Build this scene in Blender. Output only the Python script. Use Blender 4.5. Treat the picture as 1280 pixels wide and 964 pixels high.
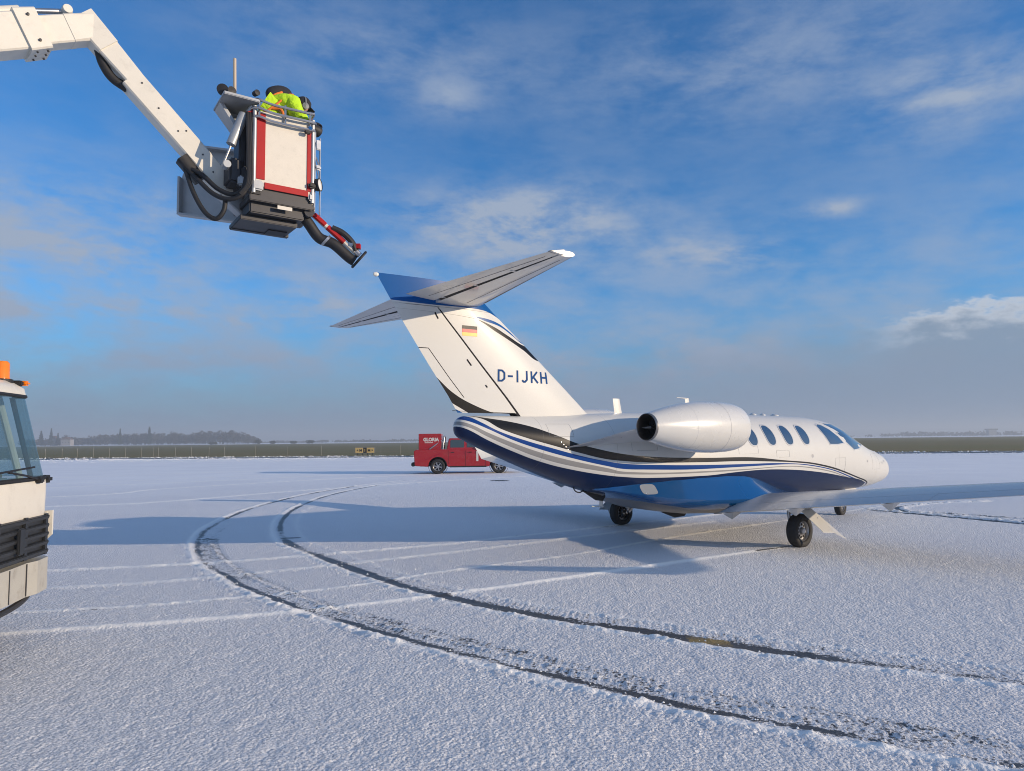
import bpy, math, random
import numpy as np
from mathutils import Vector, Matrix

random.seed(7); RNG = np.random.default_rng(11)
for _o in list(bpy.data.objects): bpy.data.objects.remove(_o)
scene = bpy.context.scene
COL = scene.collection
R = math.radians

# ------------------------------------------------------------------ camera
FPX, YH, SL, CH = 880.0, 550.0, 0.0106, 1.70
pit = math.atan((YH-482)/FPX); rol = math.atan(SL)
fw = Vector((0, math.cos(pit), math.sin(pit))); rt0 = Vector((1, 0, 0)); up0 = rt0.cross(fw)
rt = math.cos(rol)*rt0 - math.sin(rol)*up0; up = math.sin(rol)*rt0 + math.cos(rol)*up0
cam = bpy.data.cameras.new('camera'); co = bpy.data.objects.new('camera', cam); COL.objects.link(co)
cam.sensor_fit = 'HORIZONTAL'; cam.sensor_width = 36; cam.lens = 36*FPX/1280
cam.clip_start = 0.05; cam.clip_end = 9000
m = Matrix((rt, up, -fw)).transposed().to_4x4(); m.translation = (0, 0, CH); co.matrix_world = m
scene.camera = co

# ------------------------------------------------------------------ sun, sky, exposure
SUN_EL, SUN_AZ = 11.6, -18.0            # azimuth counted from +X
sv = Vector((math.cos(R(SUN_AZ))*math.cos(R(SUN_EL)), math.sin(R(SUN_AZ))*math.cos(R(SUN_EL)), math.sin(R(SUN_EL))))
sl = bpy.data.lights.new('sun', 'SUN'); sl.energy = 4.3; sl.angle = R(0.5); sl.color = (1.0, 0.80, 0.58)
so = bpy.data.objects.new('sun', sl); COL.objects.link(so); so.rotation_euler = sv.to_track_quat('Z', 'Y').to_euler()
so.location = (20, -10, 20)
scene.view_settings.view_transform = 'Standard'; scene.view_settings.look = 'None'
scene.view_settings.gamma = 1; scene.view_settings.use_curve_mapping = False
scene.view_settings.exposure = 0.18
scene.render.engine = 'CYCLES'
scene.cycles.use_denoising = True; scene.cycles.filter_width = 1.0
scene.cycles.max_bounces = 8; scene.cycles.volume_bounces = 0
scene.cycles.caustics_reflective = False; scene.cycles.caustics_refractive = False


class NB:
    """small helper that writes node expressions"""
    def __init__(s, nt): s.nt = nt; s.n = nt.nodes; s.l = nt.links
    def put(s, sock, v):
        if hasattr(v, 'is_output') or isinstance(v, bpy.types.NodeSocket): s.l.new(v, sock)
        else: sock.default_value = v
    def m(s, op, a, b=0.0, c=0.0, clamp=False):
        n = s.n.new('ShaderNodeMath'); n.operation = op; n.use_clamp = clamp
        s.put(n.inputs[0], a); s.put(n.inputs[1], b); s.put(n.inputs[2], c); return n.outputs[0]
    def vec(s, x, y, z=0.0):
        n = s.n.new('ShaderNodeCombineXYZ'); s.put(n.inputs[0], x); s.put(n.inputs[1], y); s.put(n.inputs[2], z); return n.outputs[0]
    def sep(s, v):
        n = s.n.new('ShaderNodeSeparateXYZ'); s.l.new(v, n.inputs[0]); return n.outputs
    def noise(s, v, scale, detail=4, rough=0.55, dist=0.0):
        n = s.n.new('ShaderNodeTexNoise'); s.l.new(v, n.inputs['Vector'])
        n.inputs['Scale'].default_value = scale; n.inputs['Detail'].default_value = detail
        n.inputs['Roughness'].default_value = rough; n.inputs['Distortion'].default_value = dist; return n.outputs['Fac']
    def ss(s, v, a, b):
        n = s.n.new('ShaderNodeMapRange'); n.interpolation_type = 'SMOOTHSTEP'
        s.put(n.inputs['Value'], v); n.inputs['From Min'].default_value = a; n.inputs['From Max'].default_value = b
        return n.outputs['Result']
    def mix(s, f, a, b, mode='MIX'):
        n = s.n.new('ShaderNodeMix'); n.data_type = 'RGBA'; n.blend_type = mode
        s.put(n.inputs[0], f)
        for k, v in ((6, a), (7, b)):
            if isinstance(v, tuple) and len(v) == 3: v = v+(1,)
            s.put(n.inputs[k], v)
        return n.outputs[2]
    def curve(s, x, pts, x0, x1, z0, z1):
        """z as a function of x through pts"""
        f = s.m('DIVIDE', s.m('SUBTRACT', x, x0), x1-x0, clamp=True)
        n = s.n.new('ShaderNodeFloatCurve'); c = n.mapping.curves[0]
        P = sorted([((px-x0)/(x1-x0), (pz-z0)/(z1-z0)) for px, pz in pts])
        c.points[0].location = P[0]; c.points[1].location = P[-1]
        for q in P[1:-1]: c.points.new(*q)
        for q in c.points: q.handle_type = 'AUTO_CLAMPED'
        n.mapping.extend = 'HORIZONTAL'; n.mapping.update(); s.l.new(f, n.inputs['Value'])
        return s.m('MULTIPLY_ADD', n.outputs[0], z1-z0, z0)


world = bpy.data.worlds.new("World"); scene.world = world; world.use_nodes = True
nt = world.node_tree; nt.nodes.clear(); b = NB(nt)
SKYS = 0.15
sky = nt.nodes.new('ShaderNodeTexSky'); sky.sky_type = 'NISHITA'; sky.sun_disc = False
sky.sun_elevation = R(SUN_EL); sky.sun_rotation = R(90-SUN_AZ)
sky.altitude = 100; sky.air_density = 1.0; sky.dust_density = 0.15; sky.ozone_density = 3.0
tc = nt.nodes.new('ShaderNodeTexCoord'); d = b.sep(tc.outputs['Generated'])
azv = b.m('ARCTAN2', d[0], d[1]); elv = b.m('ARCSINE', d[2])
uv = b.vec(azv, b.m('MULTIPLY', elv, 2.2))
uv2 = b.vec(b.m('ADD', azv, b.m('MULTIPLY', elv, 0.9)), b.m('MULTIPLY', elv, 3.0), 3.0)
n1 = b.noise(uv, 6.5, 8, 0.62, 0.15); n2 = b.noise(uv2, 10.0, 9, 0.68, 0.2); n3 = b.noise(uv, 22.0, 6, 0.6)


def blob(cx, cy, rx, ry, w):
    az0 = math.atan((cx-640)/880); el0 = math.atan((550-cy)/880*math.cos(az0))
    a = b.m('DIVIDE', b.m('SUBTRACT', azv, az0), rx/880); e = b.m('DIVIDE', b.m('SUBTRACT', elv, el0), ry/880)
    r2 = b.m('ADD', b.m('MULTIPLY', a, a), b.m('MULTIPLY', e, e))
    return b.m('MULTIPLY', b.m('EXPONENT', b.m('MULTIPLY', r2, -1.0)), w)


def total(l):
    t = l[0]
    for q in l[1:]: t = b.m('ADD', t, q)
    return t


soft = total([blob(650, 275, 135, 42, 1.6), blob(50, 290, 190, 40, 0.6), blob(120, 235, 120, 18, 0.5), blob(470, 50, 210, 55, 0.55),
              blob(560, 110, 40, 22, 0.5), blob(980, 60, 260, 70, 0.6), blob(1220, 110, 90, 40, 0.9), blob(940, 320, 60, 18, 0.95),
              blob(1048, 259, 30, 9, 1.2), blob(150, 385, 220, 14, 0.5), blob(385, 375, 50, 25, 0.55), blob(860, 310, 60, 25, 0.45),
              blob(830, 470, 220, 40, 0.9), blob(300, 450, 300, 22, 0.35), blob(-900, 250, 900, 160, 0.8), blob(2600, 260, 1200, 150, 0.8)])
softn = b.ss(b.m('ADD', n1, b.m('MULTIPLY', n2, 0.45)), 0.47, 0.95)
a_soft = b.m('MULTIPLY', soft, softn, clamp=True)
wisp = b.m('MULTIPLY', b.ss(n2, 0.50, 0.85), 0.07)
a_soft = b.m('ADD', a_soft, wisp, clamp=True)
# cumulus bank with puffy tops in the right of the view, thinner round the rest of the horizon
top = b.curve(azv, [(-3.14, .10), (-0.6, .075), (-0.1, .085), (0.12, .12), (0.30, .135), (0.42, .150), (0.50, .148), (0.56, .165), (0.63, .158), (0.72, .15), (1.2, .12), (3.14, .1)], -3.14, 3.14, 0, .3)
topn = b.m('ADD', top, b.m('MULTIPLY', b.m('SUBTRACT', n3, 0.5), 0.10))
over = b.m('SUBTRACT', topn, elv)
puff = b.ss(azv, 0.42, 0.55)
bank_sharp = b.m('MULTIPLY', b.ss(over, 0.0, 0.018), puff)
bank_soft = b.m('MULTIPLY', b.ss(over, -0.02, 0.10), b.m('SUBTRACT', 1.0, puff))
a_bank = b.m('MULTIPLY', b.m('ADD', bank_sharp, bank_soft, clamp=True), 0.88)
rim = b.m('MULTIPLY', b.m('SUBTRACT', 1.0, b.ss(over, 0.004, 0.045)), puff)
EF = 2**0.18
C = lambda r, g, bl: (r/SKYS/EF, g/SKYS/EF, bl/SKYS/EF)
skyc = b.mix(1.0, sky.outputs[0], (0.26, 0.74, 1.10), 'MULTIPLY')
c0 = b.mix(a_soft, skyc, C(0.34, 0.42, 0.56))
bankc = b.mix(rim, C(0.245, 0.325, 0.43), C(0.70, 0.73, 0.78))
c1 = b.mix(a_bank, c0, bankc)
# unseen clouds added overhead and behind the viewer for paler ambient light
over_n = b.ss(b.noise(tc.outputs['Generated'], 3.0, 6, 0.6), 0.35, 0.65)
over_a = b.m('MULTIPLY', b.m('MAXIMUM', b.ss(elv, 0.72, 1.1), b.ss(b.m('ABSOLUTE', azv), 1.0, 1.5)), b.m('MULTIPLY_ADD', over_n, 0.50, 0.15))
c1 = b.mix(over_a, c1, C(0.44, 0.53, 0.68))
# low grey blue air close to the horizon
c2 = b.mix(b.m('MULTIPLY', b.m('SUBTRACT', 1.0, b.ss(elv, -0.02, 0.21)), 0.90), c1, C(0.180, 0.265, 0.41))
bg = nt.nodes.new('ShaderNodeBackground'); bg.inputs['Strength'].default_value = SKYS
wo = nt.nodes.new('ShaderNodeOutputWorld'); b.put(bg.inputs['Color'], c2); nt.links.new(bg.outputs[0], wo.inputs[0])

# ------------------------------------------------------------------ materials
def base_mat(name):
    mt = bpy.data.materials.new(name); mt.use_nodes = True
    return mt, NB(mt.node_tree), mt.node_tree.nodes['Principled BSDF']


def pm(name, col, rough=0.5, metal=0.0, coat=0.0, var=0.06, nscale=3.0, spec=0.5, bump=0.0, bscale=40, dirt=None, bd=0.01):
    """painted or plain material with slight procedural variation"""
    mt, b, p = base_mat(name)
    tc = b.n.new('ShaderNodeTexCoord'); v = tc.outputs['Object']
    n = b.noise(v, nscale, 5, 0.6)
    c = b.mix(b.m('MULTIPLY', b.m('SUBTRACT', n, 0.35), 1.6, clamp=True), tuple(x*(1-var) for x in col), tuple(min(1, x*(1+var)) for x in col))
    if dirt:
        n2 = b.noise(v, nscale*2.3, 7, 0.7)
        c = b.mix(b.m('MULTIPLY', b.ss(n2, 0.5, 0.75), dirt[3]), c, tuple(dirt[:3]))
    b.put(p.inputs['Base Color'], c)
    b.put(p.inputs['Roughness'], b.m('MULTIPLY_ADD', n, 0.16, rough-0.08, clamp=True))
    p.inputs['Metallic'].default_value = metal; p.inputs['Specular IOR Level'].default_value = spec
    p.inputs['Coat Weight'].default_value = coat; p.inputs['Coat Roughness'].default_value = 0.06
    if bump:
        bn = b.n.new('ShaderNodeBump'); bn.inputs['Strength'].default_value = bump; bn.inputs['Distance'].default_value = bd
        b.put(bn.inputs['Height'], b.noise(v, bscale, 4)); b.put(p.inputs['Normal'], bn.outputs[0])
    return mt


WHITE = (0.63, 0.63, 0.605)
M = {}
M['jet_white'] = pm('jet_white_paint', WHITE, 0.28, coat=0.5, var=0.02)
M['jet_grey'] = pm('jet_grey_paint', (0.54, 0.545, 0.55), 0.30, coat=0.4, var=0.10, nscale=4)
M['wing_skin'] = pm('wing_skin', (0.44, 0.445, 0.45), 0.24, coat=0.15, var=0.04, nscale=4)
M['glint_panel'] = pm('glint_panel', (0.55, 0.60, 0.66), 0.25, metal=0.6, coat=0.6)  # sun glint on the fairing panel, put into a pale metal colour
M['belly_grey'] = pm('belly_grey', (0.20, 0.19, 0.19), 0.4, coat=0.2, var=0.1)
M['jet_blue'] = pm('metallic_blue_paint', (0.004, 0.075, 0.24), 0.14, metal=0.25, coat=1.0, var=0.03, nscale=2)
M['black'] = pm('black_rubber', (0.016, 0.016, 0.018), 0.6, var=0.2)
M['tyre'] = pm('tyre_rubber', (0.020, 0.020, 0.021), 0.75, var=0.3, nscale=30, bump=0.3, bscale=60)
M['gap'] = pm('gap_black', (0.01, 0.01, 0.012), 0.9)
M['rim'] = pm('wheel_metal', (0.42, 0.42, 0.43), 0.35, metal=0.8, var=0.1)
M['steel'] = pm('steel', (0.48, 0.48, 0.49), 0.3, metal=0.9, var=0.1)
M['dark_steel'] = pm('dark_steel', (0.06, 0.06, 0.065), 0.5, metal=0.5, var=0.2)
M['exhaust'] = pm('exhaust_metal', (0.35, 0.32, 0.29), 0.3, metal=1.0, var=0.2)
M['truck_white'] = pm('truck_cream_paint', (0.70, 0.67, 0.59), 0.4, coat=0.2, var=0.04, dirt=(0.35, 0.32, 0.27, 0.25))
M['panel_white'] = pm('basket_panel', (0.66, 0.62, 0.54), 0.45, var=0.05, nscale=6, dirt=(0.3, 0.27, 0.22, 0.22))
M['galv'] = pm('galvanised_sheet', (0.40, 0.42, 0.44), 0.42, metal=0.35, var=0.10, nscale=6)
M['grey_plastic'] = pm('grey_plastic', (0.22, 0.23, 0.24), 0.5, var=0.1)
M['grille'] = pm('grille_plastic', (0.025, 0.027, 0.03), 0.45, var=0.2)
M['bumper'] = pm('bumper_paint', (0.42, 0.41, 0.37), 0.5, var=0.08, dirt=(0.18, 0.15, 0.12, 0.5))
M['red'] = pm('pickup_red_paint', (0.36, 0.008, 0.012), 0.3, coat=0.4, var=0.06, dirt=(.30, .20, .18, .18))
M['red_tape'] = pm('red_tape', (0.40, 0.012, 0.014), 0.5, spec=0.25, var=0.08)
M['orange_lens'] = pm('orange_lens', (0.85, 0.22, 0.01), 0.2, coat=0.6)
M['lamp_lens'] = pm('lamp_lens', (0.85, 0.83, 0.75), 0.15, coat=0.8)
M['hivis'] = pm('hi_vis_fabric', (0.50, 0.80, 0.02), 0.85, var=0.2, nscale=14, bump=1.0, bscale=9, bd=0.04)
M['navy_cloth'] = pm('dark_cloth', (0.02, 0.022, 0.03), 0.85, var=0.3, bump=0.8, bscale=12)
M['orange_strap'] = pm('orange_strap', (0.7, 0.18, 0.02), 0.7)
M['skin'] = pm('skin', (0.50, 0.29, 0.21), 0.5)
M['wood'] = pm('pole_wood', (0.55, 0.45, 0.33), 0.6, var=0.15)
M['sign_yellow'] = pm('sign_yellow', (0.72, 0.52, 0.20), 0.5, var=0.1)
M['sign_black'] = pm('sign_black', (0.02, 0.02, 0.02), 0.5)
M['reg_blue'] = pm('registration_blue', (0.006, 0.06, 0.21), 0.6, spec=0.1)
M['flag_red'] = pm('flag_red', (0.55, 0.02, 0.03), 0.4)
M['flag_gold'] = pm('flag_gold', (0.80, 0.45, 0.03), 0.4)
M['concrete'] = pm('concrete', (0.35, 0.34, 0.32), 0.8)
M['house_white'] = pm('house_render', (0.62, 0.60, 0.56), 0.8); M['far_wall'] = pm('far_wall', (0.30, 0.29, 0.28), 0.8)
M['roof'] = pm('roof_tile', (0.14, 0.08, 0.06), 0.8)
M['conifer'] = pm('conifer_needles', (0.022, 0.040, 0.026), 0.9, var=0.3, nscale=0.4)
M['bark'] = pm('bark', (0.06, 0.05, 0.045), 0.9)
M['winter_wood'] = pm('winter_branches', (0.055, 0.050, 0.046), 0.95, var=0.3, nscale=0.1)
M['shrub'] = pm('winter_shrub', (0.05, 0.055, 0.035), 0.95, var=0.3, nscale=0.3)
M['stake'] = pm('marker_plastic', (0.38, 0.37, 0.34), 0.5)
M['asphalt_dark'] = pm('wet_asphalt', (0.035, 0.037, 0.042), 0.45, var=0.3, nscale=0.7)


def glass_mat(name, col, rough=0.04, alpha=0.0):
    mt, b, p = base_mat(name)
    p.inputs['Base Color'].default_value = (*col, 1); p.inputs['Roughness'].default_value = rough
    p.inputs['Specular IOR Level'].default_value = 0.8; p.inputs['Coat Weight'].default_value = 1.0; p.inputs['Coat Roughness'].default_value = 0.02
    if alpha:
        tr = b.n.new('ShaderNodeBsdfTransparent'); tr.inputs[0].default_value = (0.70, 0.84, 0.88, 1); mx = b.n.new('ShaderNodeMixShader')
        mx.inputs[0].default_value = 1-alpha; b.l.new(tr.outputs[0], mx.inputs[1]); b.l.new(p.outputs[0], mx.inputs[2])
        b.l.new(mx.outputs[0], b.n['Material Output'].inputs[0])
    return mt


M['cabin_glass'] = glass_mat('cabin_glass', (0.035, 0.06, 0.10))
M['truck_glass'] = glass_mat('truck_glass', (0.08, 0.15, 0.20), alpha=0.6)
M['car_glass'] = glass_mat('car_glass', (0.03, 0.05, 0.05))
M['exhaust_dark'] = M['gap']

# fuselage livery: every stripe edge is a curve z(x) in aircraft coordinates
LIV = {
 'b0': [(-5.1, 2.06), (-4.77, 2.02), (-4.16, 1.92), (-3.67, 1.77), (-3.28, 1.63), (-2.99, 1.56), (-2.56, 1.48), (-2.09, 1.43), (-.83, 1.38), (.43, 1.36), (1.34, 1.29), (2.49, 1.20), (4.3, .87), (5.01, .72), (5.3, .55), (6.8, .1)],
 'b1': [(-5.1, 2.055), (-4.8, 2.015), (-4.49, 1.85), (-4.1, 1.72), (-3.69, 1.61), (-3.26, 1.5), (-2.79, 1.40), (-2.51, 1.37), (-2.1, 1.34), (-.83, 1.31), (.22, 1.30), (.92, 1.275), (1.76, 1.235), (2.49, 1.17), (4.33, .84), (5.01, .70), (5.3, .54), (6.8, .1)],
 'b2': [(-5.1, 2.05), (-4.94, 2.03), (-4.78, 1.95), (-4.5, 1.81), (-4.1, 1.68), (-3.69, 1.57), (-3.25, 1.46), (-2.79, 1.37), (-2.5, 1.33), (-1.72, 1.29), (-.83, 1.265), (.22, 1.25), (1.34, 1.235), (2.5, 1.155), (4.33, .82), (5.01, .69), (5.3, .53), (6.8, .1)],
 'b3': [(-5.1, 2.0), (-4.98, 1.97), (-4.68, 1.85), (-4.3, 1.69), (-3.89, 1.56), (-3.47, 1.45), (-2.78, 1.30), (-2.48, 1.25), (-2.08, 1.23), (-.82, 1.20), (.22, 1.205), (1.34, 1.21), (2.5, 1.135), (4.33, .80), (5.01, .68), (5.3, .52), (6.8, .1)],
 'b4': [(-5.1, 1.97), (-4.99, 1.94), (-4.68, 1.8), (-4.29, 1.65), (-3.89, 1.52), (-3.46, 1.41), (-2.77, 1.27), (-2.47, 1.21), (-.82, 1.165), (.23, 1.165), (1.35, 1.18), (2.51, 1.11), (4.33, .79), (5.01, .67), (5.3, .51), (6.8, .1)],
 'b5': [(-5.1, 1.92), (-5.02, 1.9), (-4.67, 1.74), (-4.27, 1.58), (-3.86, 1.44), (-3.43, 1.33), (-2.75, 1.21), (-2.45, 1.17), (-.81, 1.14), (.24, 1.145), (1.35, 1.165), (2.51, 1.09), (4.33, .78), (5.01, .665), (5.3, .5), (6.8, .1)],
 'b6': [(-5.1, 1.90), (-5.04, 1.88), (-4.67, 1.7), (-4.25, 1.53), (-3.84, 1.39), (-3.41, 1.28), (-2.72, 1.16), (-2.44, 1.13), (-2.03, 1.10), (-.8, 1.09), (.02, 1.12), (.73, 1.135), (1.6, 1.11), (2.53, 1.04), (3.69, .9), (4.83, .73), (5.2, .5), (6.8, .1)],
 'b8': [(-5.1, 1.2), (-3.2, .98), (-2.6, .88), (-1.9, .74), (-1.2, .64), (0, .60), (3, .60), (5, .60), (6.8, .1)],
}


def livery():
    mt, b, p = base_mat('fuselage_livery')
    tc = b.n.new('ShaderNodeTexCoord'); x, y, z = b.sep(tc.outputs['Object'])
    n = b.noise(tc.outputs['Object'], 2.5, 4)
    c = b.mix(n, tuple(v*.97 for v in WHITE), WHITE)
    layers = [('b0', (0.012, 0.012, 0.013)), ('b1', WHITE), ('b2', (0.003, 0.045, 0.22)), ('b3', WHITE), ('b4', (0.27, 0.27, 0.27)), ('b5', WHITE), ('b6', (0.002, 0.013, 0.060)), ('b8', (0.22, 0.21, 0.21))]
    for k, colr in layers:
        cz = b.curve(x, LIV[k], -5.1, 6.8, 0, 2.5)
        c = b.mix(b.ss(b.m('SUBTRACT', cz, z), -0.002, 0.002), c, colr)
    # panel seams
    for xs in (-3.85, -2.62, 3.35, 5.15):
        dd = b.m('ABSOLUTE', b.m('SUBTRACT', x, xs))
        c = b.mix(b.m('MULTIPLY', b.m('SUBTRACT', 1.0, b.ss(dd, 0.002, 0.005)), 0.35), c, (0.1, 0.1, 0.1))
    b.put(p.inputs['Base Color'], c); p.inputs['Roughness'].default_value = 0.33
    p.inputs['Specular IOR Level'].default_value = 0.25; p.inputs['Coat Weight'].default_value = 0.08; p.inputs['Coat Roughness'].default_value = 0.05
    return mt


def fin_livery():
    mt, b, p = base_mat('fin_livery')
    tc = b.n.new('ShaderNodeTexCoord'); x, y, z = b.sep(tc.outputs['Object'])
    n = b.noise(tc.outputs['Object'], 3, 4)
    BL = (0.006, 0.085, 0.29); c = b.mix(n, tuple(v*.97 for v in WHITE), WHITE)
    cv = lambda pts: b.curve(x, pts, -6.4, -2.4, 1.8, 4.0)
    up_ = lambda pts: b.ss(b.m('SUBTRACT', z, cv(pts)), -0.002, 0.002)
    dn_ = lambda pts: b.ss(b.m('SUBTRACT', cv(pts), z), -0.002, 0.002)
    c = b.mix(up_([(-6.4, 3.42), (-4.80, 3.37), (-4.41, 3.21), (-4.12, 3.08), (-3.95, 3.0), (-3.6, 2.85), (-2.4, 2.9)]), c, (0.012, 0.012, 0.013))
    c = b.mix(up_([(-6.4, 3.42), (-4.80, 3.375), (-4.43, 3.275), (-4.21, 3.18), (-3.9, 3.06), (-2.4, 3)]), c, WHITE)
    c = b.mix(up_([(-6.4, 3.44), (-4.80, 3.395), (-4.6, 3.35), (-4.35, 3.30), (-4.12, 3.19), (-3.9, 3.08), (-2.4, 3)]), c, BL)
    c = b.mix(up_([(-6.4, 3.44), (-4.80, 3.40), (-4.64, 3.395), (-4.39, 3.35), (-4.21, 3.27), (-3.9, 3.1), (-2.4, 3)]), c, WHITE)
    c = b.mix(up_([(-6.4, 3.52), (-5.45, 3.50), (-4.89, 3.51), (-4.61, 3.50), (-4.35, 3.42), (-4.1, 3.3), (-2.4, 3.2)]), c, BL)
    c = b.mix(dn_([(-6.4, 3.3), (-5.7, 2.86), (-5.5, 2.68), (-5.3, 2.5), (-5.08, 2.33), (-4.82, 2.2), (-4.36, 2.05), (-4.0, 1.98), (-2.4, 1.9)]), c, (0.012, 0.012, 0.013))
    c = b.mix(dn_([(-6.4, 3.0), (-5.14, 2.22), (-4.91, 2.1), (-4.76, 2.02), (-4.5, 1.9), (-2.4, 1.8)]), c, WHITE)
    c = b.mix(dn_([(-6.4, 2.9), (-5.12, 2.155), (-4.98, 2.09), (-4.82, 2.015), (-4.6, 1.9), (-2.4, 1.8)]), c, BL)
    b.put(p.inputs['Base Color'], c); p.inputs['Roughness'].default_value = 0.32
    p.inputs['Specular IOR Level'].default_value = 0.12; p.inputs['Coat Weight'].default_value = 0.09; p.inputs['Coat Roughness'].default_value = 0.05
    return mt


def fairing_paint():
    mt, b, p = base_mat('fairing_paint'); tc = b.n.new('ShaderNodeTexCoord'); x, y, z = b.sep(tc.outputs['Object'])
    cz = b.curve(x, [(-3, .86), (-2.4, .80), (-1.6, .66), (-1.0, .57), (0, .54), (3, .54)], -3, 3, 0, 2)
    f = b.ss(b.m('SUBTRACT', cz, z), -.002, .002); b.put(p.inputs['Base Color'], b.mix(f, (0.004, 0.075, 0.24), (0.20, 0.19, 0.19)))
    b.put(p.inputs['Metallic'], b.m('MULTIPLY_ADD', f, -.25, .25)); b.put(p.inputs['Roughness'], b.m('MULTIPLY_ADD', f, .28, .13))
    b.put(p.inputs['Coat Weight'], b.m('MULTIPLY_ADD', f, -.9, 1.0)); p.inputs['Coat Roughness'].default_value = .04; return mt


M['fairing_paint'] = fairing_paint(); M['fus'] = livery(); M['fin'] = fin_livery()


def snow_mat(name, coarse=False):
    mt, b, p = base_mat(name)
    g = b.n.new('ShaderNodeNewGeometry'); P = g.outputs['Position']
    tn = b.noise(P, 0.35, 3, 0.5); fn = b.noise(P, 34, 5, 0.7); fl = b.noise(P, 95, 3, 0.6); big = b.noise(P, 3.0, 5, 0.6)
    snow = b.mix(b.ss(tn, 0.3, 0.7), (0.86, 0.865, 0.88), (0.91, 0.915, 0.92))
    thin = b.m('MULTIPLY', b.ss(b.noise(P, 60, 3, 0.6), 0.36, 0.58), 1.0)
    far = b.n.new('ShaderNodeVectorMath'); far.operation = 'LENGTH'; b.l.new(P, far.inputs[0]); farf = b.ss(far.outputs['Value'], 10, 40)
    thin = b.m('MAXIMUM', thin, farf)
    c = b.mix(thin, (0.54, 0.56, 0.60) if not coarse else (0.80, 0.80, 0.81), snow)
    vo = b.n.new('ShaderNodeTexVoronoi'); vo.feature = 'SMOOTH_F1'; vo.inputs['Scale'].default_value = 42; vo.inputs['Smoothness'].default_value = 0.35
    wv = b.n.new('ShaderNodeVectorMath'); wv.operation = 'ADD'; b.l.new(P, wv.inputs[0]); cn = b.n.new('ShaderNodeTexNoise'); cn.inputs['Scale'].default_value = 20; b.l.new(P, cn.inputs['Vector'])
    sc_ = b.n.new('ShaderNodeVectorMath'); sc_.operation = 'SCALE'; sc_.inputs['Scale'].default_value = 0.03; b.l.new(cn.outputs['Color'], sc_.inputs[0]); b.l.new(sc_.outputs[0], wv.inputs[1]); b.l.new(wv.outputs[0], vo.inputs['Vector'])
    hgt = b.m('ADD', b.m('MULTIPLY', fn, 0.55), b.m('ADD', b.m('MULTIPLY', fl, 0.30), b.m('MULTIPLY', vo.outputs['Distance'], -0.55)))
    if not coarse:
        at = b.n.new('ShaderNodeAttribute'); at.attribute_name = 'bare'; bare = at.outputs['Fac']
        at2 = b.n.new('ShaderNodeAttribute'); at2.attribute_name = 'fresh'; fresh = at2.outputs['Fac']
        mk = b.ss(b.m('ADD', bare, b.m('MULTIPLY', b.m('SUBTRACT', b.m('ADD', b.m('MULTIPLY', fn, 0.75), b.m('MULTIPLY', big, 0.25)), 0.5), 2.6)), 0.42, 0.62)
        mk = b.m('MULTIPLY', mk, b.ss(bare, 0.02, 0.15))
        wet = b.mix(big, (0.035, 0.036, 0.039), (0.075, 0.076, 0.080))
        c = b.mix(b.m('MULTIPLY', fresh, 1.0, clamp=True), c, (0.95, 0.94, 0.90))
        yel = b.n.new('ShaderNodeAttribute'); yel.attribute_name = 'yellow'
        wet = b.mix(yel.outputs['Fac'], wet, (0.30, 0.20, 0.05))
        c = b.mix(mk, c, wet)
        b.put(p.inputs['Roughness'], b.m('MULTIPLY_ADD', mk, -0.3, 0.75))
        hgt = b.m('MULTIPLY', hgt, b.m('SUBTRACT', 1.0, b.m('MULTIPLY', mk, 0.8)))
    else: p.inputs['Roughness'].default_value = 0.75
    b.put(p.inputs['Base Color'], c)
    bn = b.n.new('ShaderNodeBump'); b.put(bn.inputs['Strength'], b.m('MULTIPLY', b.m('MULTIPLY_ADD', farf, -0.75, 1.0), b.m('SUBTRACT', 1.0, b.m('MULTIPLY', fresh, 0.7)) if not coarse else 1.0)); bn.inputs['Distance'].default_value = 0.025
    b.put(bn.inputs['Height'], hgt); b.put(p.inputs['Normal'], bn.outputs[0])
    return mt


M['snow'] = snow_mat('apron_snow'); M['snow_far'] = snow_mat('wide_snow', True)
M['clump'] = pm('snow_clump', (0.84, 0.84, 0.84), 0.7, bump=0.6, bscale=30)


def grass_mat():
    mt, b, p = base_mat('winter_grass'); g = b.n.new('ShaderNodeNewGeometry'); P = g.outputs['Position']
    n = b.noise(P, 0.035, 6, 0.65); n2 = b.noise(P, 0.5, 5, 0.7)
    c = b.mix(b.ss(n, 0.35, 0.65), (0.150, 0.125, 0.025), (0.185, 0.130, 0.040)); c = b.mix(b.m('MULTIPLY', n2, 0.5), c, (0.115, 0.115, 0.022))
    b.put(p.inputs['Base Color'], c); p.inputs['Roughness'].default_value = 0.9; return mt


M['grass'] = grass_mat()

# ------------------------------------------------------------------ mesh helpers
def link(o, parent=None, w=None):
    COL.objects.link(o)
    if parent is not None:
        o.parent = parent
        if w is not None: o.matrix_parent_inverse = w.inverted()
    return o


def tag(o, label=None, cat=None, group=None, kind=None):
    for k, v in (('label', label), ('category', cat), ('group', group), ('kind', kind)):
        if v: o[k] = v
    return o


def mesh(name, vf, mats, parent=None, w=None, smooth=False, fm=None, sharp=35):
    vs, fs = vf
    me = bpy.data.meshes.new(name); me.from_pydata([tuple(v) for v in vs], [], fs)
    for q in (mats if isinstance(mats, (list, tuple)) else [mats]): me.materials.append(M[q] if isinstance(q, str) else q)
    if fm is not None: me.polygons.foreach_set('material_index', fm)
    if smooth:
        me.polygons.foreach_set('use_smooth', [True]*len(me.polygons))
        me.set_sharp_from_angle(angle=R(sharp))
    me.update(); return link(bpy.data.objects.new(name, me), parent, w)


def recalc(o):
    import bmesh
    bm = bmesh.new(); bm.from_mesh(o.data); bmesh.ops.recalc_face_normals(bm, faces=bm.faces); bm.to_mesh(o.data); bm.free()
    return o


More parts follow.
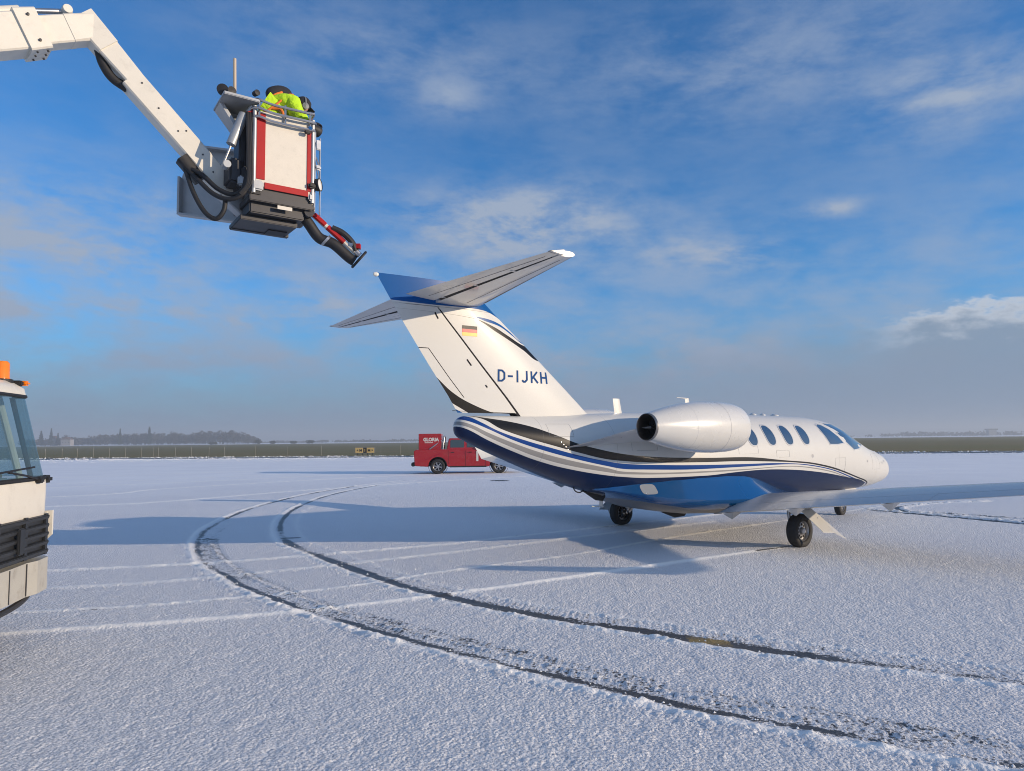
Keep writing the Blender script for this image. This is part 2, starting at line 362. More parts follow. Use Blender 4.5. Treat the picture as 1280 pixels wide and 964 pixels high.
def join(*vfs):
    V, F = [], []
    for vs, fs in vfs:
        k = len(V); V += [Vector(v) for v in vs]; F += [tuple(i+k for i in f) for f in fs]
    return V, F


def box(c, s, rot=None, bev=0.0):
    """box with chamfered vertical-ish edges when bev is given"""
    hx, hy, hz = s[0]/2, s[1]/2, s[2]/2
    if bev:
        import bmesh
        bm = bmesh.new(); bmesh.ops.create_cube(bm, size=1)
        for v in bm.verts: v.co = Vector((v.co.x*s[0], v.co.y*s[1], v.co.z*s[2]))
        bmesh.ops.bevel(bm, geom=list(bm.edges), offset=bev, segments=2, affect='EDGES')
        vs = [v.co.copy() for v in bm.verts]; bm.verts.index_update(); fs = [tuple(v.index for v in f.verts) for f in bm.faces]; bm.free()
    else:
        vs = [Vector((x, y, z)) for x in (-hx, hx) for y in (-hy, hy) for z in (-hz, hz)]
        fs = [(0, 1, 3, 2), (4, 6, 7, 5), (0, 4, 5, 1), (2, 3, 7, 6), (0, 2, 6, 4), (1, 5, 7, 3)]
    if rot is not None: vs = [rot @ v for v in vs]
    return [v+Vector(c) for v in vs], fs


def prism(poly, a, b_, axis='y'):
    """polygon given in the two other axes, extruded from a to b_ along axis"""
    def mk(p, t): return Vector((p[0], t, p[1])) if axis == 'y' else (Vector((t, p[0], p[1])) if axis == 'x' else Vector((p[0], p[1], t)))
    n = len(poly); vs = [mk(p, a) for p in poly]+[mk(p, b_) for p in poly]
    fs = [tuple(range(n)), tuple(range(2*n-1, n-1, -1))]+[(i, i+n, (i+1) % n+n, (i+1) % n) for i in range(n)]
    return vs, fs


def spline(pts, per=8):
    P = [Vector(p) for p in pts]; P = [2*P[0]-P[1]]+P+[2*P[-1]-P[-2]]; out = []
    for i in range(1, len(P)-2):
        for k in range(per):
            t = k/per; a, b2, c, d2 = P[i-1:i+3]
            out.append(0.5*((2*b2)+(c-a)*t+(2*a-5*b2+4*c-d2)*t*t+(3*b2-a-3*c+d2)*t**3))
    out.append(P[-2]); return out


def tube(pts, r, n=10, cap=True):
    P = [Vector(p) for p in pts]; rs = r if isinstance(r, (list, tuple)) else [r]*len(P)
    if len(rs) != len(P): rs = [rs[0]+(rs[-1]-rs[0])*i/(len(P)-1) for i in range(len(P))]
    V, F = [], []; nrm = None
    for i, p in enumerate(P):
        t = (P[min(i+1, len(P)-1)]-P[max(i-1, 0)]).normalized()
        if nrm is None: nrm = t.orthogonal().normalized()
        nrm = (nrm-t*nrm.dot(t)).normalized(); bn = t.cross(nrm)
        for k in range(n):
            a = 2*math.pi*k/n; V.append(p+(nrm*math.cos(a)+bn*math.sin(a))*rs[i])
    for i in range(len(P)-1):
        for k in range(n):
            F.append((i*n+k, i*n+(k+1) % n, (i+1)*n+(k+1) % n, (i+1)*n+k))
    if cap: F.append(tuple(range(n-1, -1, -1))); F.append(tuple(range((len(P)-1)*n, len(P)*n)))
    return V, F


def lathe(prof, c, axis, n=36, closed=False):
    """prof: (radius, offset along axis)"""
    a = Vector(axis).normalized(); u = a.orthogonal().normalized(); v = a.cross(u); c = Vector(c); V, F = [], []
    for r, t in prof:
        for k in range(n):
            th = 2*math.pi*k/n; V.append(c+a*t+(u*math.cos(th)+v*math.sin(th))*r)
    m_ = len(prof)
    for i in range(m_ if closed else m_-1):
        j = (i+1) % m_
        for k in range(n): F.append((i*n+k, i*n+(k+1) % n, j*n+(k+1) % n, j*n+k))
    return V, F


def loft(rings, capa=True, capb=True):
    n = len(rings[0]); V = [Vector(p) for r_ in rings for p in r_]; F = []
    for i in range(len(rings)-1):
        for k in range(n): F.append((i*n+k, i*n+(k+1) % n, (i+1)*n+(k+1) % n, (i+1)*n+k))
    if capa: F.append(tuple(range(n-1, -1, -1)))
    if capb: F.append(tuple(range((len(rings)-1)*n, len(rings)*n)))
    return V, F


def empty(name, loc, rz=0.0):
    o = bpy.data.objects.new(name, None); COL.objects.link(o); o.location = loc; o.rotation_euler = (0, 0, rz); o.empty_display_size = 0.3
    return o, Matrix.Translation(loc) @ Matrix.Rotation(rz, 4, 'Z')


def text_mesh(body, size, depth=0.0, bold=0.0):
    cu = bpy.data.curves.new('t', 'FONT'); cu.body = body; cu.size = size; cu.extrude = depth; cu.offset = bold; cu.resolution_u = 4
    o = bpy.data.objects.new('t', cu); COL.objects.link(o); bpy.context.view_layer.update()
    dg = bpy.context.evaluated_depsgraph_get(); me = bpy.data.meshes.new_from_object(o.evaluated_get(dg))
    vs = [v.co.copy() for v in me.vertices]; fs = [tuple(p.vertices) for p in me.polygons]
    bpy.data.objects.remove(o); bpy.data.meshes.remove(me)
    return vs, fs


def pchip(xs, ys):
    xs = np.array(xs, float); ys = np.array(ys, float); h = np.diff(xs); d = np.diff(ys)/h; m_ = np.zeros_like(ys)
    for i in range(1, len(xs)-1):
        if d[i-1]*d[i] > 0:
            w1 = 2*h[i]+h[i-1]; w2 = h[i]+2*h[i-1]; m_[i] = (w1+w2)/(w1/d[i-1]+w2/d[i])
    m_[0] = d[0]; m_[-1] = d[-1]
    def f(x):
        x = min(max(x, xs[0]), xs[-1]); i = min(max(int(np.searchsorted(xs, x))-1, 0), len(xs)-2); t = (x-xs[i])/h[i]
        return float((2*t**3-3*t**2+1)*ys[i]+(t**3-2*t**2+t)*h[i]*m_[i]+(-2*t**3+3*t**2)*ys[i+1]+(t**3-t**2)*h[i]*m_[i+1])
    return f


# ================================================================== THE SETTING
def edge_y(x): return 72.6-0.138*x      # where the apron ends


def band(name, y0, y1, z, mat, wid=2600, seg=1, zf=None):
    V, F = [], []; n = 60
    xs = [(-1+2*i/n) for i in range(n+1)]; xs = [math.copysign(abs(q)**2.2, q)*wid for q in xs]
    for x in xs: V += [(x, edge_y(x)+y0, z), (x, edge_y(x)+y1, z if zf is None else zf)]
    for i in range(n): F.append((2*i, 2*i+2, 2*i+3, 2*i+1))
    return mesh(name, (V, F), mat)


g = mesh('ground', ([(-4000, -4000, 0), (4000, -4000, 0), (4000, 4000, 0), (-4000, 4000, 0)], [(0, 1, 2, 3)]), 'snow_far'); tag(g, kind='structure')
tag(band('apron_edge_road', 0, 5.5, 0.010, 'asphalt_dark'), kind='structure')
tag(band('grass_field', 6.5, 640, 0.05, 'grass'), kind='structure')
tag(band('snow_field', 640, 1150, 0.058, 'snow_far', zf=0.6), kind='structure')

# tracks on the apron: world polylines
TR = {
 'A': [(-1.0, 40), (-3.76, 32.89), (-5.49, 28.42), (-6.33, 25.36), (-6.73, 22.85), (-6.82, 19.98), (-6.73, 17.94), (-6.57, 16.62), (-6.27, 15.02), (-5.95, 13.7), (-5.57, 12.59), (-5.18, 11.64), (-4.65, 10.59), (-4.16, 9.78), (-3.63, 9.03), (-3.09, 8.33), (-2.36, 7.51), (-1.7, 6.86), (-0.99, 6.21), (-0.27, 5.61), (0.32, 5.14), (1.04, 4.61), (1.66, 4.25), (2.19, 3.96), (2.61, 3.71), (4, 2.9)],
 'B': [(1.0, 41), (-1.69, 36.33), (-3.88, 30.95), (-5.07, 27.85), (-5.64, 24.85), (-5.83, 21.8), (-5.6, 18.45), (-5.15, 15.98), (-4.65, 14.21), (-4.13, 12.78), (-3.72, 11.88), (-3.31, 11.26), (-2.5, 10.05), (-1.73, 8.97), (-1.12, 8.19), (-0.35, 7.42), (0.43, 6.8), (1.11, 6.36), (1.69, 5.95), (2.22, 5.63), (2.94, 5.26), (3.55, 4.91), (5.5, 3.8), (9, 1.5)],
 'C': [(-5.75, 14.2), (-5.4, 12.78), (-4.81, 11.61), (-4.19, 10.42), (-3.43, 9.28), (-2.82, 8.5), (-2.18, 7.76), (-1.6, 7.1), (-0.88, 6.46), (-0.15, 5.86), (0.56, 5.27), (1.24, 4.77), (1.86, 4.38), (2.4, 4.09), (2.76, 3.9), (4.2, 3.1)],
 'paint': [(-9, 5.0), (-4.6, 6.45), (-3.48, 6.76), (-2.18, 7.19), (-0.73, 7.92), (0.76, 8.84), (4.25, 11.06)],
 'line2': [(-9, 6.6), (-4.71, 7.27), (-3.71, 7.53), (-2.83, 7.87), (-1.89, 8.36), (-0.85, 9.24), (0.91, 10.45), (2.85, 12.25), (5.67, 14.51), (10, 18)],
 'line3': [(-12, 8.3), (-6.25, 9.61), (-4.32, 10.1), (-2.59, 10.9), (-1.08, 11.7), (-0.03, 12.47), (2.4, 14.2), (6, 16.8)],
 'line3b': [(-12, 6.9), (-6.2, 8.3), (-4.3, 8.8), (-2.4, 9.9), (-0.6, 11.1), (1.6, 12.7), (4, 14.4)],
 'line4': [(-30, 17), (-15.0, 22.98), (-13.13, 26.38), (-8.67, 31.85), (0, 40)],
 'line5': [(-28, 14), (-12.69, 19.46), (-10.27, 20.65), (-6.92, 25.45), (-1.45, 31.12), (6, 37)],
 'line6': [(-30, 22), (-19, 27.5), (-12, 33), (-4, 41)],
 'line7': [(-30, 24.5), (-20, 30.5), (-13, 37), (-6, 45)],
 'line8': [(-40, 30), (-24, 36), (-12, 45)],
 'r1': [(8.2, 16.3), (8.29, 15.99), (8.79, 15.11), (9.65, 13.48), (11, 11.0)],
 'r2': [(12, 18.2), (10.74, 17.91), (10.03, 17.55), (9.09, 16.83), (8.75, 15.94), (9.04, 15.24), (10, 13.6), (11.5, 11)],
 'r3': [(9.1, 15.6), (9.53, 15.19), (10.19, 14.23), (12, 12)],
 'far1': [(8, 30), (14, 33), (22, 36)], 'far2': [(8.5, 28), (13, 30), (19, 31.5)], 'far3': [(20, 27), (28, 24), (40, 20)],
 'wheel_r': [(4.30, 11.06), (3.6, 10.62)], 'wheel_l': [(2.19, 14.0), (1.0, 13.2), (-1.2, 11.7)],
}


def catmull2(pts, step=0.25):
    pts = [Vector((p[0], p[1], 0)) for p in pts]
    if len(pts) < 3: return [tuple((pts[0]+(pts[-1]-pts[0])*i/10)[:2]) for i in range(11)]
    out = []
    for p in spline(pts, 10): out.append((p.x, p.y))
    return out


def snow_patch():
    nr, nc = 820, 900
    ys = 2.3*(44/2.3)**(np.arange(nr)/(nr-1)); tcol = np.linspace(-1, 1, nc); tcol = np.sign(tcol)*np.abs(tcol)**1.15
    Y = np.repeat(ys[:, None], nc, 1); X = tcol[None, :]*(0.80*ys[:, None]+3.2) + 0.0*Y
    X = X.ravel(); Y = Y.ravel(); N_ = X.size
    def vn(x, y, s, seed):       # value noise
        r_ = np.random.default_rng(seed).random((256, 256)); u, v = x*s, y*s
        i = np.floor(u).astype(int); j = np.floor(v).astype(int); fu, fv = u-i, v-j; fu = fu*fu*(3-2*fu); fv = fv*fv*(3-2*fv)
        i0, i1, j0, j1 = i % 256, (i+1) % 256, j % 256, (j+1) % 256
        return (r_[i0, j0]*(1-fu)+r_[i1, j0]*fu)*(1-fv)+(r_[i0, j1]*(1-fu)+r_[i1, j1]*fu)*fv
    n_a = vn(X, Y, 22, 1); n_b = vn(X+3, Y+7, 9, 2); n_c = vn(X, Y, 45, 3); n_d = vn(X, Y, 1.3, 4)
    Z = 0.014+0.006*(n_a-.5)+0.006*(n_b-.5)+0.004*(n_c-.5)
    bare = np.zeros(N_); fresh = np.zeros(N_); yellow = np.zeros(N_)
    def field(name):
        """signed distance (left of travel positive) and arc length"""
        P = np.array(catmull2(TR[name])); D = np.full(N_, 9.0); S = np.zeros(N_); acc = 0.0
        for a, c in zip(P[:-1], P[1:]):
            L = float(np.hypot(*(c-a)));
            if L < 1e-6: continue
            lo = np.minimum(a, c)-1.0; hi = np.maximum(a, c)+1.0
            r0 = int(np.searchsorted(ys, lo[1])); r1 = int(np.searchsorted(ys, hi[1]))
            if r1 <= r0: acc += L; continue
            sl_ = slice(r0*nc, r1*nc); x = X[sl_]; y = Y[sl_]
            idx = np.nonzero((x > lo[0]) & (x < hi[0]))[0]
            if idx.size == 0: acc += L; continue
            t = (c-a)/L; px = x[idx]-a[0]; py = y[idx]-a[1]; s_ = np.clip(px*t[0]+py*t[1], 0, L)
            dx = px-s_*t[0]; dy = py-s_*t[1]; dd = np.hypot(dx, dy); sg = np.sign(t[0]*py-t[1]*px)
            gi = idx+r0*nc; better = dd < np.abs(D[gi])
            D[gi[better]] = (dd*np.where(sg == 0, 1, sg))[better]; S[gi[better]] = (acc+s_)[better]; acc += L
        return D, S
    G = lambda d_, c_, w_: np.exp(-((d_-c_)/w_)**2)
    zadd = np.zeros(N_)
    # travel runs from far to near, so the left-hand side (positive) is the inner side of the bend
    D, S = field('A'); amp = np.clip((34-Y)/8, 0, 1); fadeA = 1-.35*np.clip((X-1.4)/.9, 0, 1); bend = np.clip((S-4)/10, 0.25, 1)
    wob = (vn(S*1.0, Y*0, 5, 8)-.5)*.04
    bare = np.maximum(bare, fadeA*amp*G(D, 0.02+wob, 0.065)*(0.55+.45*bend)*(0.45+.65*vn(S, S*0, 2.1, 21)+.25*(n_b-.5)))
    band_ = amp*((D > 0.05) & (D < 0.36))*np.clip((17-Y)/5, 0, 1); tread = 0.5+0.5*np.sin(S*2*np.pi/0.075+np.sign(D-0.2)*np.abs(D-0.2)*40)
    bare = np.maximum(bare, band_*(0.27+0.12*(tread > .55)*n_b+0.18*n_d))
    zadd -= amp*0.010*G(D, .04, .09)+band_*0.0035*tread
    zadd += amp*0.016*G(D, -0.10+wob, .05)*(0.25+1.1*n_a*n_b*2)+amp*0.008*G(D, -0.2, .07)*n_c; fresh += amp*0.9*G(D, -0.11, .05)
    D, S = field('B'); amp = np.clip((34-Y)/8, 0, 1); fadeB = 1-.28*np.clip((X-2.0)/.8, 0, 1)
    wid = 0.065+0.045*np.clip((14-Y)/3, 0, 1)
    bare = np.maximum(bare, fadeB*amp*G(D, 0.0, wid)*(0.50+.75*vn(S, S*0, 1.3, 31)+.3*(n_b-.5)))
    band_ = amp*((D > 0.08) & (D < 0.30))*np.clip((13-Y)/3, 0, 1); tread = 0.5+0.5*np.sin(S*2*np.pi/0.07+D*40)
    bare = np.maximum(bare, band_*(0.22+0.25*(tread > .6)*n_b)); zadd -= amp*0.009*G(D, 0, .10)+band_*0.004*tread
    zadd += amp*0.014*G(D, -0.14, .045)*(0.2+1.2*n_a*n_b*2)+amp*.009*G(D, .33, .05)*n_a; fresh += amp*0.8*G(D, -0.15, .06)+amp*.4*G(D, .32, .05)
    yellow = np.maximum(yellow, (G(Y-X*0, 6.02, .12))*(np.abs(X-1.62) < .16)*1.0)
    D, S = field('C'); bare = np.maximum(bare, 0.38*G(D, 0, .035)*(0.7+.6*n_b)); zadd -= 0.007*G(D, 0, .04); zadd += 0.008*G(D, -.07, .03)*n_a*2
    D, S = field('paint'); k = np.clip((X+9)/2, 0, 1); zadd += 0.018*G(D, 0, .055); fresh += 1.4*G(D, 0, .08)
    D, S = field('line2'); bare = np.maximum(bare, 0.40*G(D, -0.01, .022)*(0.7+.5*n_b)); zadd += .012*G(D, .05, .035)*(.4+n_a); fresh += 1.1*G(D, .05, .05)
    for nm, a_, w_ in (('line3', 1.2, .06), ('line3b', .8, .07), ('line4', 1.1, .10), ('line5', 1.1, .11), ('line6', .9, .13), ('line7', .8, .15), ('line8', .8, .18), ('far1', .6, .1), ('far2', .6, .1)):
        D, S = field(nm); zadd += .012*a_*G(D, 0, w_)*(.5+n_a); fresh += a_*G(D, 0, w_*1.1)
        D, S = field(nm); zadd -= 0.004*G(D, -.15, w_)
    for nm, w_ in (('r1', .09), ('r2', .06), ('r3', .04)):
        D, S = field(nm); bare = np.maximum(bare, 1.2*G(D, 0, w_)); zadd -= .01*G(D, 0, w_); zadd += .03*G(D, w_*2, .07)*n_a*1.5+.02*G(D, -w_*2, .06)*n_b; fresh += .7*G(D, w_*2, .08)+.4*G(D, -w_*2, .06)
    for nm in ('wheel_r', 'wheel_l'):
        D, S = field(nm); bare = np.maximum(bare, (0.75 if nm == 'wheel_r' else .45)*G(D, 0, .04)); zadd -= .008*G(D, 0, .06)
    # two short wet dashes where tyres stood and loose crumbs beside the tracks
    for cx, cy in ((-5.42, 12.58), (-3.95, 12.62)):
        bare = np.maximum(bare, 1.6*((np.abs(X-cx) < .17) & (np.abs(Y-cy) < .06)))
    Z = np.maximum(Z+zadd, 0.0065)
    ed = np.clip(np.minimum((Y-2.3)/.25, (44-Y)/3), 0, 1); Z = 0.0065+(Z-0.0065)*ed
    co_ = np.stack([X, Y, Z], 1).astype(np.float32)
    i = np.arange((nr-1)*(nc-1)); r_, c_ = i//(nc-1), i % (nc-1); a = r_*nc+c_
    q = np.stack([a, a+1, a+nc+1, a+nc], 1).astype(np.int32)
    me = bpy.data.meshes.new('snow_cover'); me.vertices.add(N_); me.vertices.foreach_set('co', co_.ravel())
    me.loops.add(q.size); me.loops.foreach_set('vertex_index', q.ravel()); me.polygons.add(len(q))
    me.polygons.foreach_set('loop_start', np.arange(0, q.size, 4, dtype=np.int32)); me.update(calc_edges=True)
    me.polygons.foreach_set('use_smooth', [True]*len(q)) if False else None
    for nm, v in (('bare', bare), ('fresh', np.clip(fresh, 0, 1)), ('yellow', yellow)):
        at = me.attributes.new(nm, 'FLOAT', 'POINT'); at.data.foreach_set('value', v.astype(np.float32))
    me.shade_smooth(); me.materials.append(M['snow'])
    o = link(bpy.data.objects.new('snow_cover', me)); tag(o, kind='structure')


snow_patch()

# snow crumbs thrown up beside the tracks and the lumpy bank along the apron edge: nobody could count them
def crumbs():
    V, F = [], []
    def add(x, y, z, r):
        k = len(V); h = r*random.uniform(.5, .9)
        for i in range(5):
            a = 2*math.pi*(i+random.random()*.5)/5; rr = r*random.uniform(.7, 1.2); V.append((x+rr*math.cos(a), y+rr*math.sin(a), z-r*.2))
        V.append((x+r*random.uniform(-.2, .2), y+r*random.uniform(-.2, .2), z+h))
        for i in range(5): F.append((k+i, k+(i+1) % 5, k+5))
    for nm, off, cnt, sp in (('A', -.16, 1500, .09), ('B', -.19, 800, .07), ('B', .33, 400, .08), ('r1', .15, 150, .12), ('line3b', 0, 260, .10)):
        P = catmull2(TR[nm]); P = [p for p in P if p[1] < 30]
        for _ in range(cnt):
            i = random.randrange(len(P)-1); a, c = Vector(P[i]), Vector(P[i+1]); t = (c-a).normalized(); nn = Vector((-t.y, t.x))
            q = a+(c-a)*random.random()+nn*(off+random.gauss(0, sp)); add(q.x, q.y, 0.014, random.uniform(.004, .014)*(1 if q.y < 9 else 1.3))
    for _ in range(5200):
        x = random.uniform(-75, 75); t = random.random(); y = edge_y(x)-0.1-t*t*13
        add(x, y, 0.0, random.uniform(.04, .11)*(1.2-.7*t))
    for _ in range(1300):
        x = random.uniform(-80, 80); y = edge_y(x)+random.uniform(5.3, 7.2); add(x, y, 0.0, random.uniform(.06, .20))
    o = mesh('snow_lumps', (V, F), 'clump'); tag(o, 'loose white snow lumps along the tracks and the far apron edge', 'snow', kind='stuff')


crumbs()

# dark round cover in the snow behind the pickup's shadow
o = mesh('manhole_cover', lathe([(0.001, .012), (.30, .012), (.42, .010), (.45, .002)], (-0.55, 29.6, 0.004), (0, 0, 1), 24), 'dark_steel')
tag(o, 'dark round manhole cover bare in the snow in front of the red pickup', 'manhole cover')

# ================================================================== FAR BACKGROUND
def quads_cloud(V, F, cx, cy, cz, rx, ry, rz, n, s, cone=False):
    for _ in range(n):
        if cone:
            t = random.random()**1.4; rr = (1-t)*rx*random.uniform(.35, 1.05); a = random.random()*6.283
            p = Vector((cx+rr*math.cos(a), cy+rr*math.sin(a)*.9, cz+rz*t))
        else:
            a = random.random()*6.283; u = random.uniform(-1, 1); r_ = random.random()**.4
            p = Vector((cx+rx*r_*math.cos(a)*math.sqrt(1-u*u), cy+ry*r_*math.sin(a)*math.sqrt(1-u*u), cz+rz*r_*u))
        q = Vector((random.gauss(0, 1), random.gauss(0, 1), random.gauss(0, 1))).normalized(); t1 = q.orthogonal().normalized()*s*random.uniform(.6, 1.3); t2 = q.cross(t1)*random.uniform(.6, 1)
        k = len(V); V += [p-t1-t2, p+t1-t2*.6, p+t1*.7+t2, p-t1*.8+t2]; F.append((k, k+1, k+2, k+3))


def far_x(px, y): return (px-640)/880*y
V, F = [], []
prof = [(40, 9), (90, 11), (110, 12), (130, 15), (200, 17), (235, 15), (255, 19), (300, 18), (318, 11), (325, 4)]
for i in range(330):
    px = random.uniform(28, 323); y = random.uniform(990, 1130); hh = np.interp(px, [p[0] for p in prof], [p[1] for p in prof])*random.uniform(.75, 1.08)
    x = far_x(px, y); quads_cloud(V, F, x, y, .5+hh*.55, 5.5, 5, hh*.46, 70, 1.1)
    v2, f2 = tube([(x, y, 0), (x, y, hh*.6)], [.35, .15], 5); k = len(V); V += v2; F += [tuple(i_+k for i_ in f) for f in f2]
o = mesh('woodland', (V, F), 'winter_wood'); tag(o, 'hazy bare woodland mass on the horizon behind the snowfield', 'woodland', kind='stuff')
V, F = [], []
for i in range(200):
    px = random.choice([random.uniform(325, 520), random.uniform(700, 1300), random.uniform(1120, 1300)]); y = random.uniform(1450, 1600)
    hh = random.uniform(2.5, 6) if px < 1100 else random.uniform(4, 11); x = far_x(px, y); quads_cloud(V, F, x, y, hh*.5, 12, 6, hh*.5, 26, 1.8)
o = mesh('treeline', (V, F), 'winter_wood'); tag(o, 'thin hazy line of low trees far off on the horizon', 'treeline', kind='stuff')


def tree(name, px, y, h, w, label, mat='conifer', cone=True, grp=None):
    x = far_x(px, y); r_, w_ = empty(name, (x, y, 0)); tag(r_, label, 'tree', grp)
    mesh('trunk', tube([(0, 0, 0), (0, 0, h*.35), (0, 0, h*.9)], [w*.09, w*.06, .05], 7), 'bark', r_)
    V, F = [], []
    if cone: quads_cloud(V, F, 0, 0, h*.10, w, w, h*.92, 900, w*.16, True)
    else:
        for _ in range(9): quads_cloud(V, F, random.uniform(-.5, .5)*w, random.uniform(-.4, .4)*w, h*random.uniform(.35, .8), w*.5, w*.5, h*.22, 70, w*.08)
    mesh('crown', (V, F), mat, r_)


tree('spruce_tree', 52, 960, 20, 4.5, 'leftmost of the three dark spruces beside the pale far houses')
tree('spruce_tree', 64.5, 955, 23, 4.0, 'tallest of the three dark spruces beside the pale far houses')
tree('spruce_tree', 73, 965, 17, 3.6, 'rightmost of the three dark spruces, between the two pale far houses')
tree('spruce_tree', 150.5, 960, 22, 3.6, 'lone slim conifer rising above the woodland, nearer the truck')
tree('spruce_tree', 187, 960, 24, 4.6, 'broad conifer rising above the middle of the woodland')
tree('round_tree', 217, 960, 19, 6.0, 'round crowned tree standing above the woodland right of the conifers', 'winter_wood', False)
tree('round_tree', 83, 1010, 18, 6.0, 'bare tree above the roof of the wider pale far house', 'winter_wood', False)
for px, y, h, w, lab in ((266, 760, 3.2, 5.5, 'low dark bush before the woodland at its right half'), (322, 760, 5.2, 5.5, 'tallest dark bush, at the right end of the woodland'), (341, 770, 4.0, 5, 'dark bush right after the tallest bush past the woodland'),
                         (366, 775, 3.2, 5, 'smallish dark bush between the woodland and the yellow airfield sign'), (387, 770, 4.2, 6, 'wide dark bush nearest the yellow airfield sign')):
    x = far_x(px, y); r_, w_ = empty('bush', (x, y, 0.1)); tag(r_, lab, 'bush'); V, F = [], []
    for _ in range(6): quads_cloud(V, F, random.uniform(-.6, .6)*w, 0, h*.45, w*.4, w*.4, h*.45, 50, .45)
    mesh('foliage', (V, F), 'shrub', r_); mesh('stem', tube([(0, 0, -.1), (0, 0, h*.5)], [.25, .1], 6), 'bark', r_)


def house(px, y, wd, h, label, roofh=3.0):
    x = far_x(px, y); r_, w_ = empty('house', (x, y, 0)); tag(r_, label, 'house')
    mesh('wall', box((0, 0, h/2), (wd, 8, h)), 'far_wall', r_)
    rf = mesh('roof', prism([(-wd/2-.4, h), (wd/2+.4, h), (0, h+roofh)], -4.4, 4.4), 'roof', r_)
    mesh('chimney', box((wd*.22, 0, h+roofh*.7), (.7, .7, 2)), 'roof', rf)
    for i in range(3):
        wi = mesh('window', box((-wd*.32+i*wd*.32, -4.02, h*.55), (1.0, .06, 1.4)), 'car_glass', r_)


house(69, 970, 7, 10, 'narrow pale house between the spruces on the far horizon', 4)
house(85, 960, 13, 8.5, 'wide pale house right of the spruces on the far horizon', 3.5)
r_, w_ = empty('control_building', (far_x(1237, 1300), 1300, 0)); tag(r_, 'dark boxy building among the low trees on the right horizon', 'building')
mesh('wall', box((0, 0, 5), (14, 8, 10)), 'grey_plastic', r_); mesh('upper_storey', box((0, 0, 11.6), (19, 9, 3.0)), 'grey_plastic', r_)
mesh('window_band', box((0, -4.56, 11.8), (17, .1, 1.4)), 'car_glass', r_)

# thin stakes in the grass beside the apron
stk = None
for i, px in enumerate([58, 79, 98, 118, 138, 158, 178, 193, 199, 220, 240, 262, 281, 320, 360, 402, 476, 500]):
    y = edge_y(far_x(px, 80))+8.5; x = far_x(px, y)
    if stk is None:
        stk = mesh('marker_stake', join(tube([(0, 0, 0), (0, 0, 1.15)], .011, 6), tube([(0, 0, .98), (0, 0, 1.12)], .02, 6)), 'stake'); s_ = stk
    else: s_ = stk.copy(); COL.objects.link(s_)
    s_.location = (x, y, 0.04)
    tag(s_, 'thin pale marker stake in the grass along the far apron edge', 'marker stake', 'marker stakes along the far apron edge')

# yellow airfield sign
sx, sy = far_x(441.5, 79), 85.3
r_, w_ = empty('airfield_sign', (sx, sy, 0.04)); tag(r_, 'low yellow airfield guidance sign with a black middle panel, in the grass', 'sign')
for x0, x1, mt in ((-1.15, -.22, 'sign_yellow'), (-.20, .20, 'sign_black'), (.22, 1.15, 'sign_yellow')):
    pn = mesh('panel', box(((x0+x1)/2, 0, .60), (x1-x0, .18, .62), bev=.01), mt, r_)
def sign_text(t, x, mt):
    v, f = text_mesh(t, .46, 0.0, .012); xs = [q.x for q in v]; cx = (min(xs)+max(xs))/2
    mesh('lettering', ([(q.x-cx+x, -.096, q.y+.44) for q in v], f), mt, r_)
mesh('lettering', ([(-1.0, -.096, .6), (-.82, -.096, .74), (-.82, -.096, .46)], [(0, 1, 2)]), 'sign_black', r_); sign_text('M', -.50, 'sign_black')
sign_text('I', 0, 'sign_yellow'); sign_text('M', .50, 'sign_black')
mesh('lettering', ([(1.0, -.096, .6), (.82, -.096, .46), (.82, -.096, .74)], [(0, 1, 2)]), 'sign_black', r_)
for x0 in (-.9, -.3, .3, .9): mesh('leg', box((x0, 0, .145), (.07, .07, .29)), 'dark_steel', r_)
mesh('frame', join(box((0, 0, .935), (2.36, .2, .04)), box((-1.18, 0, .60), (.04, .2, .64)), box((1.18, 0, .60), (.04, .2, .64)), box((0, 0, .270), (2.36, .2, .035))), 'grey_plastic', r_)

# ================================================================== THE JET
jet, JW = empty('business_jet', (3.271, 12.53, 0), R(37))
tag(jet, 'white and blue striped twin-engine business jet parked on the snowy apron', 'jet')

ST = [(-5.06, 1.90, 1.84, .03), (-5.03, 1.98, 1.76, .10), (-4.92, 2.03, 1.70, .17), (-4.6, 2.04, 1.56, .25), (-4.24, 2.04, 1.42, .33), (-3.15, 2.06, 1.03, .54), (-2.67, 2.09, .89, .62), (-1.5, 2.12, .66, .75), (-.72, 2.13, .56, .79), (.5, 2.13, .52, .80), (2.9, 2.11, .52, .80), (3.79, 2.04, .53, .78), (4.56, 1.78, .55, .72), (5.39, 1.50, .57, .60), (6.0, 1.37, .62, .46), (6.28, 1.28, .66, .36), (6.45, 1.18, .72, .26), (6.54, 1.07, .80, .15), (6.575, .96, .91, .03)]
ZT = pchip([s[0] for s in ST], [s[1] for s in ST]); ZB = pchip([s[0] for s in ST], [s[2] for s in ST]); HW = pchip([s[0] for s in ST], [s[3] for s in ST])
EX = 2.1


def fus_pt(x, a, off=0.0):
    zt, zb, w = ZT(x), ZB(x), HW(x); c, h = (zt+zb)/2, (zt-zb)/2
    ca, sa = math.cos(a), math.sin(a)
    return Vector((x, w*math.copysign(abs(ca)**(2/EX), ca), c+h*math.copysign(abs(sa)**(2/EX), sa)))


def fus_side(x, z, s=-1, off=0.0):
    """point of the fuselage skin at station x and height z on side s, pushed out by off"""
    def yy(x, z):
        zt, zb, w = ZT(x), ZB(x), HW(x); c, h = (zt+zb)/2, (zt-zb)/2; q = min(abs((z-c)/h), .999)
        return s*w*(1-q**EX)**(1/EX)
    y = yy(x, z); e = .01
    n = Vector((-(yy(x+e, z)-yy(x-e, z))/(2*e), 1, -(yy(x, z+e)-yy(x, z-e))/(2*e))).normalized()*s
    return Vector((x, y, z))+n*off, n


